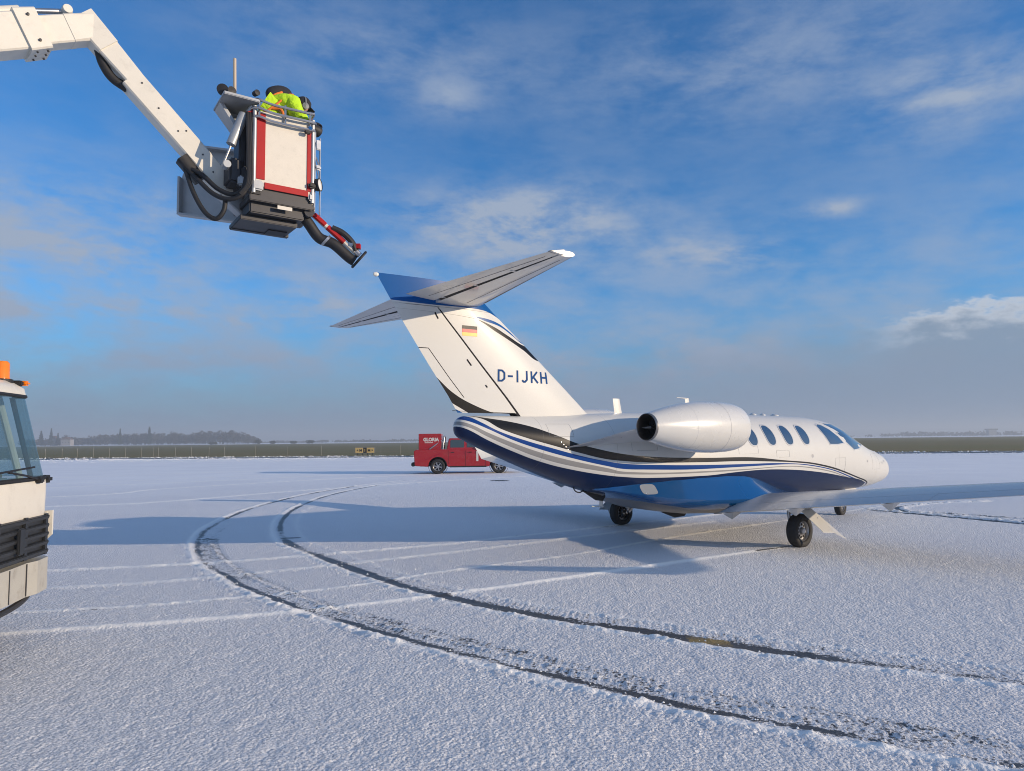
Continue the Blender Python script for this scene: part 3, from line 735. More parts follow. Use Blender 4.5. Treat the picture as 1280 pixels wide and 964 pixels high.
xs = sorted(set([round(-5.06+.11*i, 3) for i in range(108)]+[s[0] for s in ST]+[-5.05, -5.0, -4.97, 6.35, 6.41, 6.49, 6.52, 6.56]))
xs = [x for x in xs if x <= 6.575]
NA = 72
fus = recalc(mesh('fuselage', loft([[fus_pt(x, 2*math.pi*k/NA) for k in range(NA)] for x in xs]), 'fus', jet, smooth=True, sharp=60))


def fill_poly(f, poly, off, rings=5, cx=None):
    """a panel on the fuselage side: polygon in (x,z) laid on the skin in concentric rings"""
    c = Vector((sum(p[0] for p in poly)/len(poly), sum(p[1] for p in poly)/len(poly)))
    V, F = [], []; n = len(poly)
    for r_ in range(1, rings+1):
        t = r_/rings
        for p in poly: q = c+(Vector(p)-c)*t; V.append(f(q.x, q.y, off)[0])
    V.append(f(c.x, c.y, off)[0]); k = len(V)-1
    for i in range(n): F.append((k, i, (i+1) % n))
    for r_ in range(rings-1):
        for i in range(n): F.append((r_*n+i, (r_+1)*n+i, (r_+1)*n+(i+1) % n, r_*n+(i+1) % n))
    return V, F


def rim_poly(f, poly, grow, off, th=.008):
    c = Vector((sum(p[0] for p in poly)/len(poly), sum(p[1] for p in poly)/len(poly))); V, F = [], []; n = len(poly)
    for g_, o_ in ((1.0, off-.004), (1.0, off), (1+grow, off), (1+grow, off-.010)):
        for p in poly: q = c+(Vector(p)-c)*g_; V.append(f(q.x, q.y, o_)[0])
    for r_ in range(3):
        for i in range(n): F.append((r_*n+i, (r_+1)*n+i, (r_+1)*n+(i+1) % n, r_*n+(i+1) % n))
    return V, F


for s in (-1, 1):
    f = lambda x, z, off, s=s: fus_side(x, z, s, off)
    for xc in (-.52, .03, .585, 1.14, 1.69, 2.245):
        poly = [(xc+.135*math.copysign(abs(math.cos(a))**.8, math.cos(a)), 1.735+.175*math.copysign(abs(math.sin(a))**.85, math.sin(a))) for a in [2*math.pi*i/28 for i in range(28)]]
        wn = mesh('cabin_window', fill_poly(f, poly, .004), 'cabin_glass', jet, smooth=True)
        mesh('frame', rim_poly(f, poly, .13, .006), 'jet_grey', wn, smooth=True)
    ckp = [(2.98, 1.91), (3.08, 1.94), (3.20, 1.92), (3.35, 1.83), (3.50, 1.70), (3.62, 1.57), (3.35, 1.55), (3.07, 1.555), (3.01, 1.68), (2.97, 1.80)]
    wn = mesh('cockpit_side_window', fill_poly(f, ckp, .004), 'cabin_glass', jet, smooth=True); mesh('frame', rim_poly(f, ckp, .10, .007), 'jet_grey', wn, smooth=True)
    # windshield half: wraps forward on the slope of the nose
    wsp = [(3.36, 1.965), (3.80, 1.95), (4.12, 1.82), (4.50, 1.64), (4.62, 1.52), (4.30, 1.45), (4.0, 1.43), (3.80, 1.55), (3.58, 1.76)]
    wsp = [(x, min(z, ZT(x)-.035)) for x, z in wsp]
    wn = mesh('windshield', fill_poly(f, wsp, .005), 'cabin_glass', jet, smooth=True); mesh('frame', rim_poly(f, wsp, .09, .008), 'jet_white', wn, smooth=True)
    # static ports and small service panels on the nose
    for px_, pz_, r_ in ((2.37, 1.34, .035), (5.55, 1.12, .022), (5.75, 1.15, .022), (4.6, 1.18, .02)):
        poly = [(px_+r_*math.cos(a), pz_+r_*math.sin(a)) for a in [2*math.pi*i/14 for i in range(14)]]
        mesh('static_port', fill_poly(f, poly, .003, 2), 'steel', jet)
# cabin door seam on the left, emergency exit seam on the right
for s, x0, x1 in ((1, 2.45, 3.05), (-1, .10, .66)):
    seg = [(x0, 1.0), (x0, 1.5), (x0+.03, 1.98), (x1-.03, 1.98), (x1, 1.5), (x1, 1.0)] if s > 0 else [(x0, 1.42), (x0, 1.98), (x1, 1.98), (x1, 1.42), (x0, 1.42)]
    pts = []
    for a, c in zip(seg[:-1], seg[1:]):
        for i in range(8): t = i/8; pts.append(fus_side(a[0]+(c[0]-a[0])*t, a[1]+(c[1]-a[1])*t, s, .0005)[0])
    mesh('door_seam', tube(pts, .0028, 5), 'jet_grey', jet)

for s in (-1, 1):
    for x0, x1, z0, z1 in ((-3.75, -3.35, 1.74, 1.92), (-2.35, -1.85, 1.52, 1.66), (4.9, 5.35, 1.0, 1.32), (3.2, 3.6, 1.02, 1.28), (1.2, 1.6, 1.34, 1.46)):
        pts = []; seg = [(x0, z0), (x0, z1), (x1, z1), (x1, z0), (x0, z0)]
        for a, c in zip(seg[:-1], seg[1:]):
            for i in range(6): t = i/6; pts.append(fus_side(a[0]+(c[0]-a[0])*t, a[1]+(c[1]-a[1])*t, s, .0003)[0])
        mesh('service_hatch', tube(pts, .0018, 5), 'grey_plastic', jet)
# wing root fairing: metallic blue, colour lightened for its lit bulge, grey belly
rings = []
for x, zt, wm, zb in ((-2.75, .96, .20, .93), (-2.5, .985, .42, .87), (-2.2, 1.01, .60, .76), (-1.9, 1.03, .74, .66), (-1.5, 1.05, .87, .555), (-.9, 1.07, .98, .46), (-.2, 1.075, 1.03, .42), (.3, 1.05, 1.04, .41), (.7, .985, 1.04, .41), (1.1, .88, 1.02, .42), (1.5, .78, .96, .43), (2.0, .69, .82, .45), (2.5, .61, .55, .48), (2.75, .57, .25, .51)):
    yt = max(abs(fus_side(x, max(zt, ZB(x)+.02), 1)[0].y)-.012, .03) if x > -2.9 else .05
    wm = max(wm, yt); half = []
    zm = zb+(zt-zb)*.42
    for i in range(9):
        t = i/8; half.append((yt+(wm-yt)*(t**1.15), zt+(zm-zt)*t))
    for i in range(1, 9):
        a = i/8*math.pi/2; half.append((wm*math.cos(a)**.55, zm-(zm-zb)*math.sin(a)**1.3))
    ring = [Vector((x, -y, z)) for y, z in half[:-1]]+[Vector((x, 0, zb))]+[Vector((x, y, z)) for y, z in reversed(half[:-1])]
    ring += [Vector((x, yt*.3, zt+.01)), Vector((x, -yt*.3, zt+.01))]
    rings.append(ring)
wf = recalc(mesh('wing_root_fairing', loft(rings), 'fairing_paint', jet, smooth=True, sharp=50))


from mathutils.bvhtree import BVHTree
_bv = BVHTree.FromPolygons([v.co for v in wf.data.vertices], [tuple(p.vertices) for p in wf.data.polygons])
for s in (-1, 1):
    V, F = [], []; n_ = 8
    for i in range(n_+1):
        for j in range(n_+1):
            u_, v_ = i/n_*2-1, j/n_*2-1; k_ = max(abs(u_), abs(v_))/max((abs(u_)**4+abs(v_)**4)**.25, 1e-6); x, z = -1.98+.13*u_*k_, .925+.075*v_*k_
            h_ = _bv.ray_cast(Vector((x, s*3, z)), Vector((0, -s, 0))); V.append(h_[0]+h_[1]*.004*(1 if h_[1].y*s > 0 else -1) if h_[0] else Vector((x, s*.75, z)))
    for i in range(n_):
        for j in range(n_): a = i*(n_+1)+j; F.append((a, a+1, a+n_+2, a+n_+1))
    mesh('glint_panel', (V, F), 'glint_panel', wf, smooth=True)


def foil(le, te, th, nrm, c0=0.0, c1=1.0, n=14, tfac=1.0):
    """closed ring of one aerofoil section between chord fractions c0 and c1"""
    le, te, nrm = Vector(le), Vector(te), Vector(nrm)
    yt = lambda x: 5*th*tfac*(.2969*math.sqrt(max(x, 0))-.126*x-.3516*x*x+.2843*x**3-.1030*x**4)
    xs_ = [c0+(c1-c0)*(.5-.5*math.cos(math.pi*i/n)) if c0 == 0 else c0+(c1-c0)*i/n for i in range(n+1)]
    up_ = [le+(te-le)*x+nrm*yt(x) for x in reversed(xs_)]; lo = [le+(te-le)*x-nrm*yt(x) for x in (xs_[1:] if c0 == 0 else xs_)]
    return up_+lo


def surf(name, stations, c0, c1, mat, parent, tfac=1.0, **k):
    o = mesh(name, loft([foil(*st, c0=c0, c1=c1, tfac=tfac) for st in stations]), mat, parent, smooth=True, sharp=40, **k)
    return recalc(o)


def wst(s, y):
    te = (-.95+.16*y, s*y, .40+.117*y); c = 1.15-.03*y-te[0]; le = (1.15-.03*y, s*y, te[2]+.07*c)
    return (le, te, .135*c*(1-.02*y), (-.07, -s*.115, 1))


for s in (-1, 1):
    W = surf('wing', [wst(s, y) for y in (.55, 1.3, 2.2, 3.4, 4.6, 5.8, 7.0)], 0, .735, 'wing_skin', jet)
    surf('gap_infill', [wst(s, y) for y in (.95, 4.0, 6.98)], .725, .755, 'gap', W, .80)  # added black strip, puts the shade inside the hinge gap into colour
    surf('gap_infill', [wst(s, y) for y in (4.85, 6.72)], .728, .75, 'gap', W, .97)
    surf('flap', [wst(s, y) for y in (1.0, 2.2, 3.91)], .741, 1, 'wing_skin', W)
    surf('aileron', [wst(s, y) for y in (3.915, 5.4, 6.72)], .744, 1, 'wing_skin', W)
    surf('wing_tip', [wst(s, y) for y in (6.73, 7.0)], .741, 1, 'wing_skin', W)
    # winglet
    a = wst(s, 7.0); L, T = Vector(a[0]), Vector(a[1])
    sts = [(L, T, a[2], a[3]), (L+Vector((-.10, s*.07, .05)), T+Vector((0, s*.05, .05)), .07, (0, -s*.6, .8)),
           (L+Vector((-.26, s*.13, .17)), T+Vector((-.04, s*.10, .17)), .05, (0, -s*.95, .3)), (L+Vector((-.62, s*.27, .58)), T+Vector((-.22, s*.23, .56)), .025, (0, -s*.97, .25))]
    surf('winglet', sts, 0, 1, 'jet_white', W)
    # flap track fairings
    for y in (1.12, 2.12, 3.40):
        zt = .40+.117*y; xe = -.95+.16*y
        V = [Vector((x, s*(y+dy), zt+dz)) for x, dy, dz in ((xe-.10, 0, -.005), (xe+.10, .075, .0), (xe+.52, .03, .03), (xe+.52, -.03, .03), (xe+.10, -.075, .0), (xe+.16, .012, -.115), (xe+.16, -.012, -.115))]
        F = [(0, 1, 5), (1, 2, 5), (2, 3, 6, 5), (3, 4, 6), (4, 0, 6), (0, 5, 6), (0, 4, 3, 2, 1)]
        recalc(mesh('flap_fairing', (V, F), 'jet_grey', W, smooth=False))
    # nacelle
    cy = s*1.30
    nac = mesh('engine_nacelle', lathe([(.215, -1.02), (.240, -.87), (.262, -.785), (.283, -.745), (.303, -.733), (.322, -.742), (.345, -.785), (.363, -.87), (.378, -1.02), (.384, -1.22), (.383, -1.45), (.372, -1.75), (.335, -2.05), (.285, -2.33), (.222, -2.60), (.194, -2.70), (.188, -2.70)], (0, cy, 1.86), (1, 0, 0), 56), 'jet_white', jet, smooth=True, sharp=60)
    recalc(nac)
    mesh('exhaust_pipe', lathe([(.194, -2.66), (.192, -2.735), (.184, -2.742), (.176, -2.73), (.168, -2.5), (.160, -2.2)], (0, cy, 1.86), (1, 0, 0), 48), 'exhaust', nac, smooth=True, sharp=50)
    mesh('exhaust_core', lathe([(.166, -2.50), (.10, -2.44), (.07, -2.50), (.001, -2.62)], (0, cy, 1.86), (1, 0, 0), 32), 'gap', nac, smooth=True)
    mesh('inlet_fan', join(lathe([(.215, -1.01), (.10, -1.01), (.05, -.95), (.001, -.90)], (0, cy, 1.86), (1, 0, 0), 32)), 'dark_steel', nac)
    for xr in (-1.32, -2.02):
        rr = .3845 if xr > -1.5 else .3385
        mesh('panel_seam', lathe([(rr, xr-.003), (rr+.0015, xr), (rr, xr+.003)], (0, cy, 1.86), (1, 0, 0), 56), 'jet_grey', nac)
    py = [((-.95, s*.40, 1.80), (-3.62, s*.40, 1.555), .17, (0, 0, 1)), ((-.98, s*.72, 1.82), (-3.30, s*.74, 1.66), .17, (0, 0, 1)), ((-1.0, s*.95, 1.85), (-2.85, s*.98, 1.80), .17, (0, 0, 1)), ((-1.05, s*1.25, 1.86), (-2.62, s*1.15, 1.86), .17, (0, 0, 1))]
    surf('engine_pylon', py, 0, 1, 'jet_grey', jet)

# fin and rudder
fin_le = [(-2.50, 1.97), (-2.66, 2.10), (-3.08, 2.44), (-3.51, 2.78), (-3.91, 3.10), (-4.33, 3.42), (-4.61, 3.65), (-4.90, 3.84)]
fin_te = [(-4.96, 1.97), (-5.01, 2.05), (-5.11, 2.22), (-5.46, 2.69), (-5.87, 3.27), (-6.22, 3.81)]
def at_z(l, z):
    for a, c in zip(l[:-1], l[1:]):
        if z <= c[1]: break
    return a[0]+(c[0]-a[0])*(z-a[1])/(c[1]-a[1])
def fst(z): return ((at_z(fin_le, z), 0, z), (at_z(fin_te, z), 0, z), .215-.085*(z-2)/1.8, (0, 1, 0))
zs = [1.97, 2.1, 2.3, 2.5, 2.7, 2.9, 3.1, 3.3, 3.48]
FIN = surf('vertical_fin', [fst(z) for z in zs], 0, .590, 'fin', jet)
surf('fin_cap', [fst(z) for z in (3.483, 3.6, 3.7, 3.80, 3.835)], 0, 1, 'fin', FIN)
surf('gap_infill', [fst(z) for z in (1.97, 2.5, 3.0, 3.44)], .585, .612, 'gap', FIN, .95)  # black strip added for the dark of the rudder gap
RUD = surf('rudder', [fst(z) for z in [2.075]+zs[2:-1]+[3.475]], .607, 1, 'fin', jet)
mesh('nav_light', lathe([(.001, -.035), (.02, -.03), (.032, 0), (.02, .03), (.001, .035)], (-6.235, 0, 3.81), (1, 0, 0), 16), 'lamp_lens', FIN, smooth=True)
def fin_y(x, z, s, off):
    le, te = at_z(fin_le, z), at_z(fin_te, z); c = (x-le)/(te-le); th = .215-.085*(z-2)/1.8
    return s*(5*th*(.2969*math.sqrt(c)-.126*c-.3516*c*c+.2843*c**3-.1030*c**4)+off)
# hinge cut-outs and trim tab outline
def seam(pts, w, mat, parent, name):
    for s in (-1, 1):
        P_ = []
        for a, c in zip(pts[:-1], pts[1:]):
            for i in range(6): t = i/6; x = a[0]+(c[0]-a[0])*t; z = a[1]+(c[1]-a[1])*t; P_.append((x, fin_y(x, z, s, -w*.35), z))
        P_.append((pts[-1][0], fin_y(*pts[-1], s, -w*.35), pts[-1][1])); mesh(name, tube(P_, w, 5), mat, parent)
seam([(-5.62, 2.92), (-5.48, 2.92), (-5.17, 2.55), (-4.93, 2.28)], .006, 'gap', RUD, 'trim_tab_seam')
for a, c in (((-5.40, 3.40), (-5.35, 3.32)), ((-4.90, 2.80), (-4.83, 2.72)), ((-4.60, 2.46), (-4.57, 2.43))):
    seam([a, c], .014, 'gap', RUD, 'hinge_cutout')
seam([(-5.10, 2.10), (-4.10, 2.075)], .004, 'gap', RUD, 'lower_seam')
# registration and flag
for s in (-1, 1):
    H_, w_ = .172, .027; segs = []; cx_ = 0.0
    def st(ax_, az_, bx_, bz_): segs.append((cx_+ax_, az_, cx_+bx_, bz_))
    st(.0135, 0, .0135, H_); st(0, H_-.0135, .07, H_-.0135); st(0, .0135, .07, .0135); st(.066, H_-.0135, .10, H_-.045); st(.066, .0135, .10, .045); st(.101, .04, .101, H_-.04); cx_ += .155
    st(0, .083, .075, .083); cx_ += .135
    st(.0135, 0, .0135, H_); cx_ += .080
    st(.085, .04, .085, H_); st(.087, .045, .055, .014); st(.062, .0135, .025, .0135); st(.032, .012, .008, .035); cx_ += .150
    st(.0135, 0, .0135, H_); st(.015, .06, .112, H_-.004); st(.045, .088, .118, .004); cx_ += .165
    st(.0135, 0, .0135, H_); st(.108, 0, .108, H_); st(.01, .088, .11, .088); cx_ += .1215
    V, f_ = [], []; k_ = .90/cx_
    for ax_, az_, bx_, bz_ in segs:
        dx_, dz_ = bx_-ax_, bz_-az_; L_ = math.hypot(dx_, dz_); nx_, nz_ = -dz_/L_*w_/2, dx_/L_*w_/2
        for q in range(3):
            t0_, t1_ = q/3, (q+1)/3; kk = len(V)
            for t_, sg in ((t0_, 1), (t1_, 1), (t1_, -1), (t0_, -1)):
                tx = (ax_+dx_*t_+sg*nx_)*k_; zz = az_+dz_*t_+sg*nz_; x = (-4.405+tx) if s < 0 else (-3.505-tx)
                V.append((x, fin_y(x, 2.517+zz, s, .0035+.00002*len(f_)), 2.517+zz))
            f_.append((kk, kk+1, kk+2, kk+3))
    mesh('registration_letters', (V, f_), 'reg_blue', FIN)
    V, F, fm = [], [], []
    for i in range(3):
        for j in range(6):
            xa, xb = -4.985+.24*j/6, -4.985+.24*(j+1)/6; za, zb_ = 3.262-.047*i, 3.262-.047*(i+1); kx = len(V)
            V += [(x, fin_y(x, z, s, .003), z) for x, z in ((xa, za), (xb, za), (xb, zb_), (xa, zb_))]; F.append((kx, kx+1, kx+2, kx+3)); fm.append(i)
    mesh('flag_marking', (V, F), ['sign_black', 'flag_red', 'flag_gold'], FIN, fm=fm)

# tailplane
def tst(s, y):
    t = y/2.8; return ((-4.62-.73*t, s*y, 3.595), (-5.90+.22*t, s*y, 3.575), .135-.075*t, (0, 0, 1))
for s in (-1, 1):
    T = surf('tailplane', [tst(s, y) for y in (.0, .7, 1.4, 2.1, 2.62, 2.74)], 0, .60, 'jet_grey', jet)
    surf('gap_infill', [tst(s, y) for y in (.22, 1.4, 2.62)], .592, .672, 'gap', T, .96)  # black strip added for the dark of the elevator gap
    surf('elevator', [tst(s, y) for y in (.14, .7, 1.4, 2.1, 2.74)], .660, 1, 'jet_grey', T)
    tip = surf('elevator_horn', [tst(s, y) for y in (2.748, 2.785)], .50, 1.05, 'jet_grey', T)
    for fc, y0_, y1_ in ((.30, .3, 2.6), (.80, .3, 2.6)):
        P_ = []
        for i in range(12):
            st_ = tst(s, y0_+(y1_-y0_)*i/11); cc = fc; th_ = 5*st_[2]*(.2969*math.sqrt(cc)-.126*cc-.3516*cc*cc+.2843*cc**3-.1030*cc**4); P_.append(Vector(st_[0])+(Vector(st_[1])-Vector(st_[0]))*cc-Vector((0, 0, th_)))
        mesh('panel_seam', tube(P_, .003, 5), 'dark_steel', T)
    for y in (.35, 1.15, 1.95):
        a = tst(s, y); q = Vector(a[0])+(Vector(a[1])-Vector(a[0]))*.61; mesh('hinge_bracket', box(q+Vector((0, 0, -.038+.008*y)), (.13, .035, .02), bev=.004), 'jet_grey', T)
    mesh('leading_edge_boot', loft([foil(*tst(s, y), c0=0, c1=.075, tfac=1.03, n=8) for y in (.28, 1.4, 2.72)]), 'dark_steel', T, smooth=True)

# antennas and small fittings
def blade(name, x, z, h, c, sweep, parent=jet, down=False, mat='jet_white', y=0.0):
    k = -1 if down else 1
    st_ = [((x+c/2, y, z), (x-c/2, y, z), .022, (0, 1, 0)), ((x+c/2-sweep, y, z+k*h), (x-c/2-sweep*.6, y, z+k*h), .012, (0, 1, 0))]
    return surf(name, st_, 0, 1, mat, parent)
blade('blade_antenna', -1.96, 2.11, .235, .17, .05)
blade('rod_antenna', -.20, 2.12, .28, .13, .06)
mesh('antenna_arm', tube([(-.25, 0, 2.395), (-.52, 0, 2.405)], [.012, .006], 8), 'jet_white', jet)
for x, r_ in ((1.70, .07), (2.02, .06), (2.42, .085)):
    mesh('dome_antenna', lathe([(r_, 0), (r_*.9, .025), (r_*.5, .045), (.001, .05)], (x, 0, ZT(x)-.008), (0, 0, 1), 20), 'jet_white', jet, smooth=True)
blade('belly_antenna', -2.36, .86, .22, .09, .03, down=True)
mesh('antenna_arm', tube([(-2.33, 0, .645), (-2.58, 0, .665)], [.013, .008], 8), 'jet_white', jet)
mesh('tail_tie_loop', tube(spline([(-3.02, -.05, 1.03), (-2.97, -.05, .93), (-2.88, -.05, .895), (-2.80, -.05, .92), (-2.74, -.05, .97)], 5), .010, 7), 'black', jet)
recalc(mesh('ventral_strake', prism([(-2.80, .93), (-2.30, .80), (-2.36, .735), (-2.48, .75)], -.02, .02), 'black', jet))
recalc(mesh('belly_blade', prism([(-1.0, .47), (-.30, .45), (-.42, .36), (-.66, .355)], -.015, .015), 'black', jet))
for s in (-1, 1):
    mesh('fastener_row', join(*[lathe([(.009, 0), (.009, .004), (.001, .005)], fus_side(-3.58+.035*i, 1.66-.035*i, s, .0)[0], fus_side(-3.58, 1.66, s)[1], 8) for i in range(4)]), 'steel', jet)

# landing gear
def wheel(c, r, w, parent, ax=(0, 1, 0), name='wheel'):
    h = w/2; c = Vector(c)
    pr = [(r*.58, -h*.72), (r*.66, -h*.95), (r*.80, -h), (r*.93, -h*.88), (r*.985, -h*.62), (r, -h*.30), (r*1.0, 0), (r, h*.30), (r*.985, h*.62), (r*.93, h*.88), (r*.80, h), (r*.66, h*.95), (r*.58, h*.72)]
    t = recalc(mesh('tyre', lathe(pr, c, ax, 48, closed=True), 'tyre', parent, smooth=True, sharp=60))
    return t
def rim(c, r, w, parent, ax=(0, 1, 0), holes=9, spokes=0):
    h = w/2; c = Vector(c); a = Vector(ax).normalized(); parts = []
    for s in (-1, 1):
        parts.append(lathe([(r*.60, s*h*.70), (r*.57, s*h*.80), (r*.53, s*h*.62), (r*.50, s*h*.30), (r*.22, s*h*.42), (r*.20, s*h*.80), (r*.14, s*h*.92), (.001, s*h*.92)], c, ax, 36))
    u = a.orthogonal().normalized(); v = a.cross(u)
    rm = mesh('rim', join(*parts), 'rim', parent, smooth=True, sharp=30)
    hv = []
    for s in (-1, 1):
        for i in range(holes):
            th = 2*math.pi*i/holes; q = c+(u*math.cos(th)+v*math.sin(th))*r*.37+a*s*h*.365
            hv.append(lathe([(.001, s*.004), (r*.075, s*.004), (r*.08, -s*.004)], q, ax, 10))
    mesh('rim_hole', join(*hv), 'gap', parent); return rm


for s in (-1, 1):
    gear, _ = empty('main_gear', (0, 0, 0)); gear.parent = jet
    wy = s*1.90; wheel((0, wy, .258), .26, .175, gear); rim((0, wy, .258), .26, .175, gear, holes=10)
    iy = wy-s*.16
    mesh('strut', join(tube([(.20, iy, .72), (.20, iy, .50), (.17, iy, .38)], .045, 14), tube([(.18, iy, .40), (.02, iy, .268)], [.05, .04], 12), tube([(0, iy, .268), (0, wy, .268)], .03, 12),
                       tube([(.02, iy, .30), (-.02, iy, .52), (.03, iy, .68)], [.026, .030], 10), box((.18, iy, .40), (.12, .09, .10), bev=.015)), 'steel', gear, smooth=True)
    mesh('brake_unit', lathe([(.11, -.03), (.12, 0), (.11, .03), (.05, .04)], (0, iy+s*.045, .268), (0, 1, 0), 20), 'dark_steel', gear, smooth=True)
    mesh('brake_hose', tube(spline([(.0, iy-s*.02, .34), (.06, iy-s*.05, .45), (.13, iy-s*.05, .50), (.17, iy, .62)], 6), .008, 7), 'black', gear)
    P_ = [Vector(p) for p in ((-.15, 2.0, .60), (.2, 1.90, .66), (.27, 2.49, .175), (.12, 2.38, .275), (-.15, 2.36, .30))]
    P_ = [Vector((p.x, s*p.y, p.z)) for p in P_]; off = Vector((0, s*.012, -.016)); n = len(P_)
    V = P_+[p+off for p in P_]; recalc(mesh('gear_door', (V, [tuple(range(n)), tuple(range(2*n-1, n-1, -1))]+[(i, i+n, (i+1) % n+n, (i+1) % n) for i in range(n)]), 'jet_white', gear))
    mesh('door_link', tube([(.12, iy, .45), (.10, s*2.16, .46)], .010, 7), 'steel', gear)
gear, _ = empty('nose_gear', (4.765, 0, 0), R(8)); gear.parent = jet
wheel((0, 0, .212), .215, .135, gear); rim((0, 0, .212), .215, .135, gear, holes=5)
mesh('strut', join(tube([(.06, 0, .78), (.05, 0, .44)], .04, 14), tube([(.05, .10, .44), (0, .10, .212), (0, -.10, .212), (.05, -.10, .44), (.05, .10, .44)], .018, 9)), 'steel', gear, smooth=True)
for s in (-1, 1): recalc(mesh('gear_door', prism([(-.25, .58), (.40, .58), (.36, .36), (-.20, .38)], s*.20, s*.212), 'jet_white', gear))

# ================================================================== THE PICKUP
pk, PW = empty('pickup_truck', (-2.315, 37.05, 0), R(3.1)); tag(pk, 'red double cab pickup with a white 1 on its door and a red bed box', 'pickup truck')
def arc(cx, r, z0, n=12, a0=180, a1=0): return [(cx+r*math.cos(R(a0+(a1-a0)*i/n)), z0+r*math.sin(R(a0+(a1-a0)*i/n))) for i in range(n+1)]
WB = 1.56
prof_ = [(-2.74, .52), (-2.70, .42), (-2.05, .38)]+arc(-WB, .47, .40)+[(-1.0, .36), (1.0, .36)]+arc(WB, .47, .40)+[(2.1, .38), (2.42, .42), (2.50, .60), (2.49, .95), (2.35, 1.06), (1.35, 1.17), (1.05, 1.20), (.9, 1.24), (-1.15, 1.26), (-2.70, 1.25), (-2.76, .95)]
def body_loft():
    rings = []
    for y, k in ((-.96, 0), (-.95, 1), (-.90, 1), (.90, 1), (.95, 1), (.96, 0)):
        if k: yy = y; rings.append([Vector((x, yy, z)) for x, z in prof_])
    return loft(rings)
rr_ = []
for y, ins in ((-.955, .0), (.955, 0)):
    rr_.append([Vector((x, y*(1-.03*max(0, z-.9)/.3), z)) for x, z in prof_])
bd = recalc(mesh('body', loft(rr_), 'red', pk)); bv = bd.modifiers.new('b', 'BEVEL'); bv.width = .035; bv.segments = 3; bv.limit_method = 'ANGLE'; bv.angle_limit = R(50)
def gh(x0, x1, x2, x3, z0, z1, w0, w1): return loft([[Vector((x0, -w0, z0)), Vector((x3, -w0, z0)), Vector((x3, w0, z0)), Vector((x0, w0, z0))], [Vector((x1, -w1, z1)), Vector((x2, -w1, z1)), Vector((x2, w1, z1)), Vector((x1, w1, z1))]])
cb = recalc(mesh('cab', gh(-1.13, -1.0, .42, 1.12, 1.22, 1.82, .90, .74), 'red', pk)); bv = cb.modifiers.new('b', 'BEVEL'); bv.width = .06; bv.segments = 3
def side_y(z): return -.90+(.16)*(z-1.22)/.60
for s in (1, -1):
    for poly in ([(-.92, 1.34), (-.92, 1.70), (-.83, 1.74), (-.22, 1.74), (-.22, 1.34)], [(-.08, 1.34), (-.08, 1.74), (.38, 1.74), (.84, 1.36), (.82, 1.33)]):
        V = [Vector((x, s*(side_y(z)-.006), z)) for x, z in poly]; mesh('window', (V, [tuple(range(len(V)))]), 'car_glass', pk)
    for hx in (-.80, .10): mesh('door_handle', box((hx, s*-.965, 1.10), (.16, .03, .035), bev=.006), 'black', pk)
    mesh('sill_step', box((-.02, s*-.93, .37), (1.9, .10, .07), bev=.02), 'black', pk)
    mesh('mirror', box((.86, s*-1.03, 1.38), (.10, .20, .20), bev=.03), 'black', pk)
    mesh('door_seam', join(box((-.15, s*-.9565, .80), (.012, .004, .80)), box((-1.0, s*-.9565, .86), (.012, .004, .70)), box((.88, s*-.9565, .80), (.012, .004, .78))), 'gap', pk)
    mesh('headlight', box((2.30, s*-.78, .92), (.28, .30, .18), bev=.03), 'lamp_lens', pk); mesh('tail_light', box((-2.72, s*-.86, 1.02), (.10, .14, .34), bev=.02), 'red_tape', pk)
    mesh('wheel_arch', lathe([(.46, -.02), (.475, .0), (.46, .03)], (-WB, s*-.94, .40), (0, 1, 0), 30), 'gap', pk); mesh('wheel_arch', lathe([(.46, -.02), (.475, .0), (.46, .03)], (WB, s*-.94, .40), (0, 1, 0), 30), 'gap', pk)
mesh('windscreen', ([(.50, -.70, 1.76), (1.08, -.84, 1.27), (1.08, .84, 1.27), (.50, .70, 1.76)], [(0, 1, 2, 3)]), 'car_glass', pk)
mesh('underside', join(box((0, 0, .50), (4.9, 1.5, .22)), box((-WB, 0, .68), (.90, 1.30, .34)), box((WB, 0, .68), (.90, 1.30, .34))), 'gap', pk)
mesh('rear_bumper', box((-2.82, 0, .50), (.18, 1.75, .20), bev=.04), 'black', pk); mesh('front_bumper', box((2.50, 0, .52), (.14, 1.80, .26), bev=.05), 'black', pk); mesh('grille', box((2.50, 0, .86), (.03, 1.1, .18)), 'grille', pk)
for x in (-WB, WB):
    for s in (-1, 1):
        wg, _ = empty('wheel', (x, s*.82, .385)); wg.parent = pk; wheel((0, 0, 0), .385, .26, wg)
        sp = [lathe([(.23, s*.10), (.225, s*.125), (.20, s*.10)], (0, 0, 0), (0, 1, 0), 30), lathe([(.06, s*.12), (.001, s*.125)], (0, 0, 0), (0, 1, 0), 16)]
        for i in range(6):
            q = Matrix.Rotation(2*math.pi*i/6+.2, 3, 'Y'); sp.append(box(q @ Vector((.13, s*.105, 0)), (.17, .03, .055), rot=q))
        mesh('rim', join(*sp), 'rim', wg, smooth=True, sharp=30); mesh('rim_back', lathe([(.225, s*.07), (.001, s*.07)], (0, 0, 0), (0, 1, 0), 24), 'gap', wg)
bx = mesh('bed_box', box((-1.96, 0, 1.64), (1.16, 1.60, .84), bev=.02), 'red', pk)
v, f_ = text_mesh('GLORIA', .24, 0, .012); x0 = min(q.x for q in v); x1 = max(q.x for q in v)
mesh('box_lettering', ([(-2.30+(q.x-x0)*.80/(x1-x0), -.803, 1.68+q.y) for q in v], f_), 'house_white', bx)
mesh('box_lettering_line', box((-2.02, -.803, 1.60), (.42, .004, .035)), 'house_white', bx)
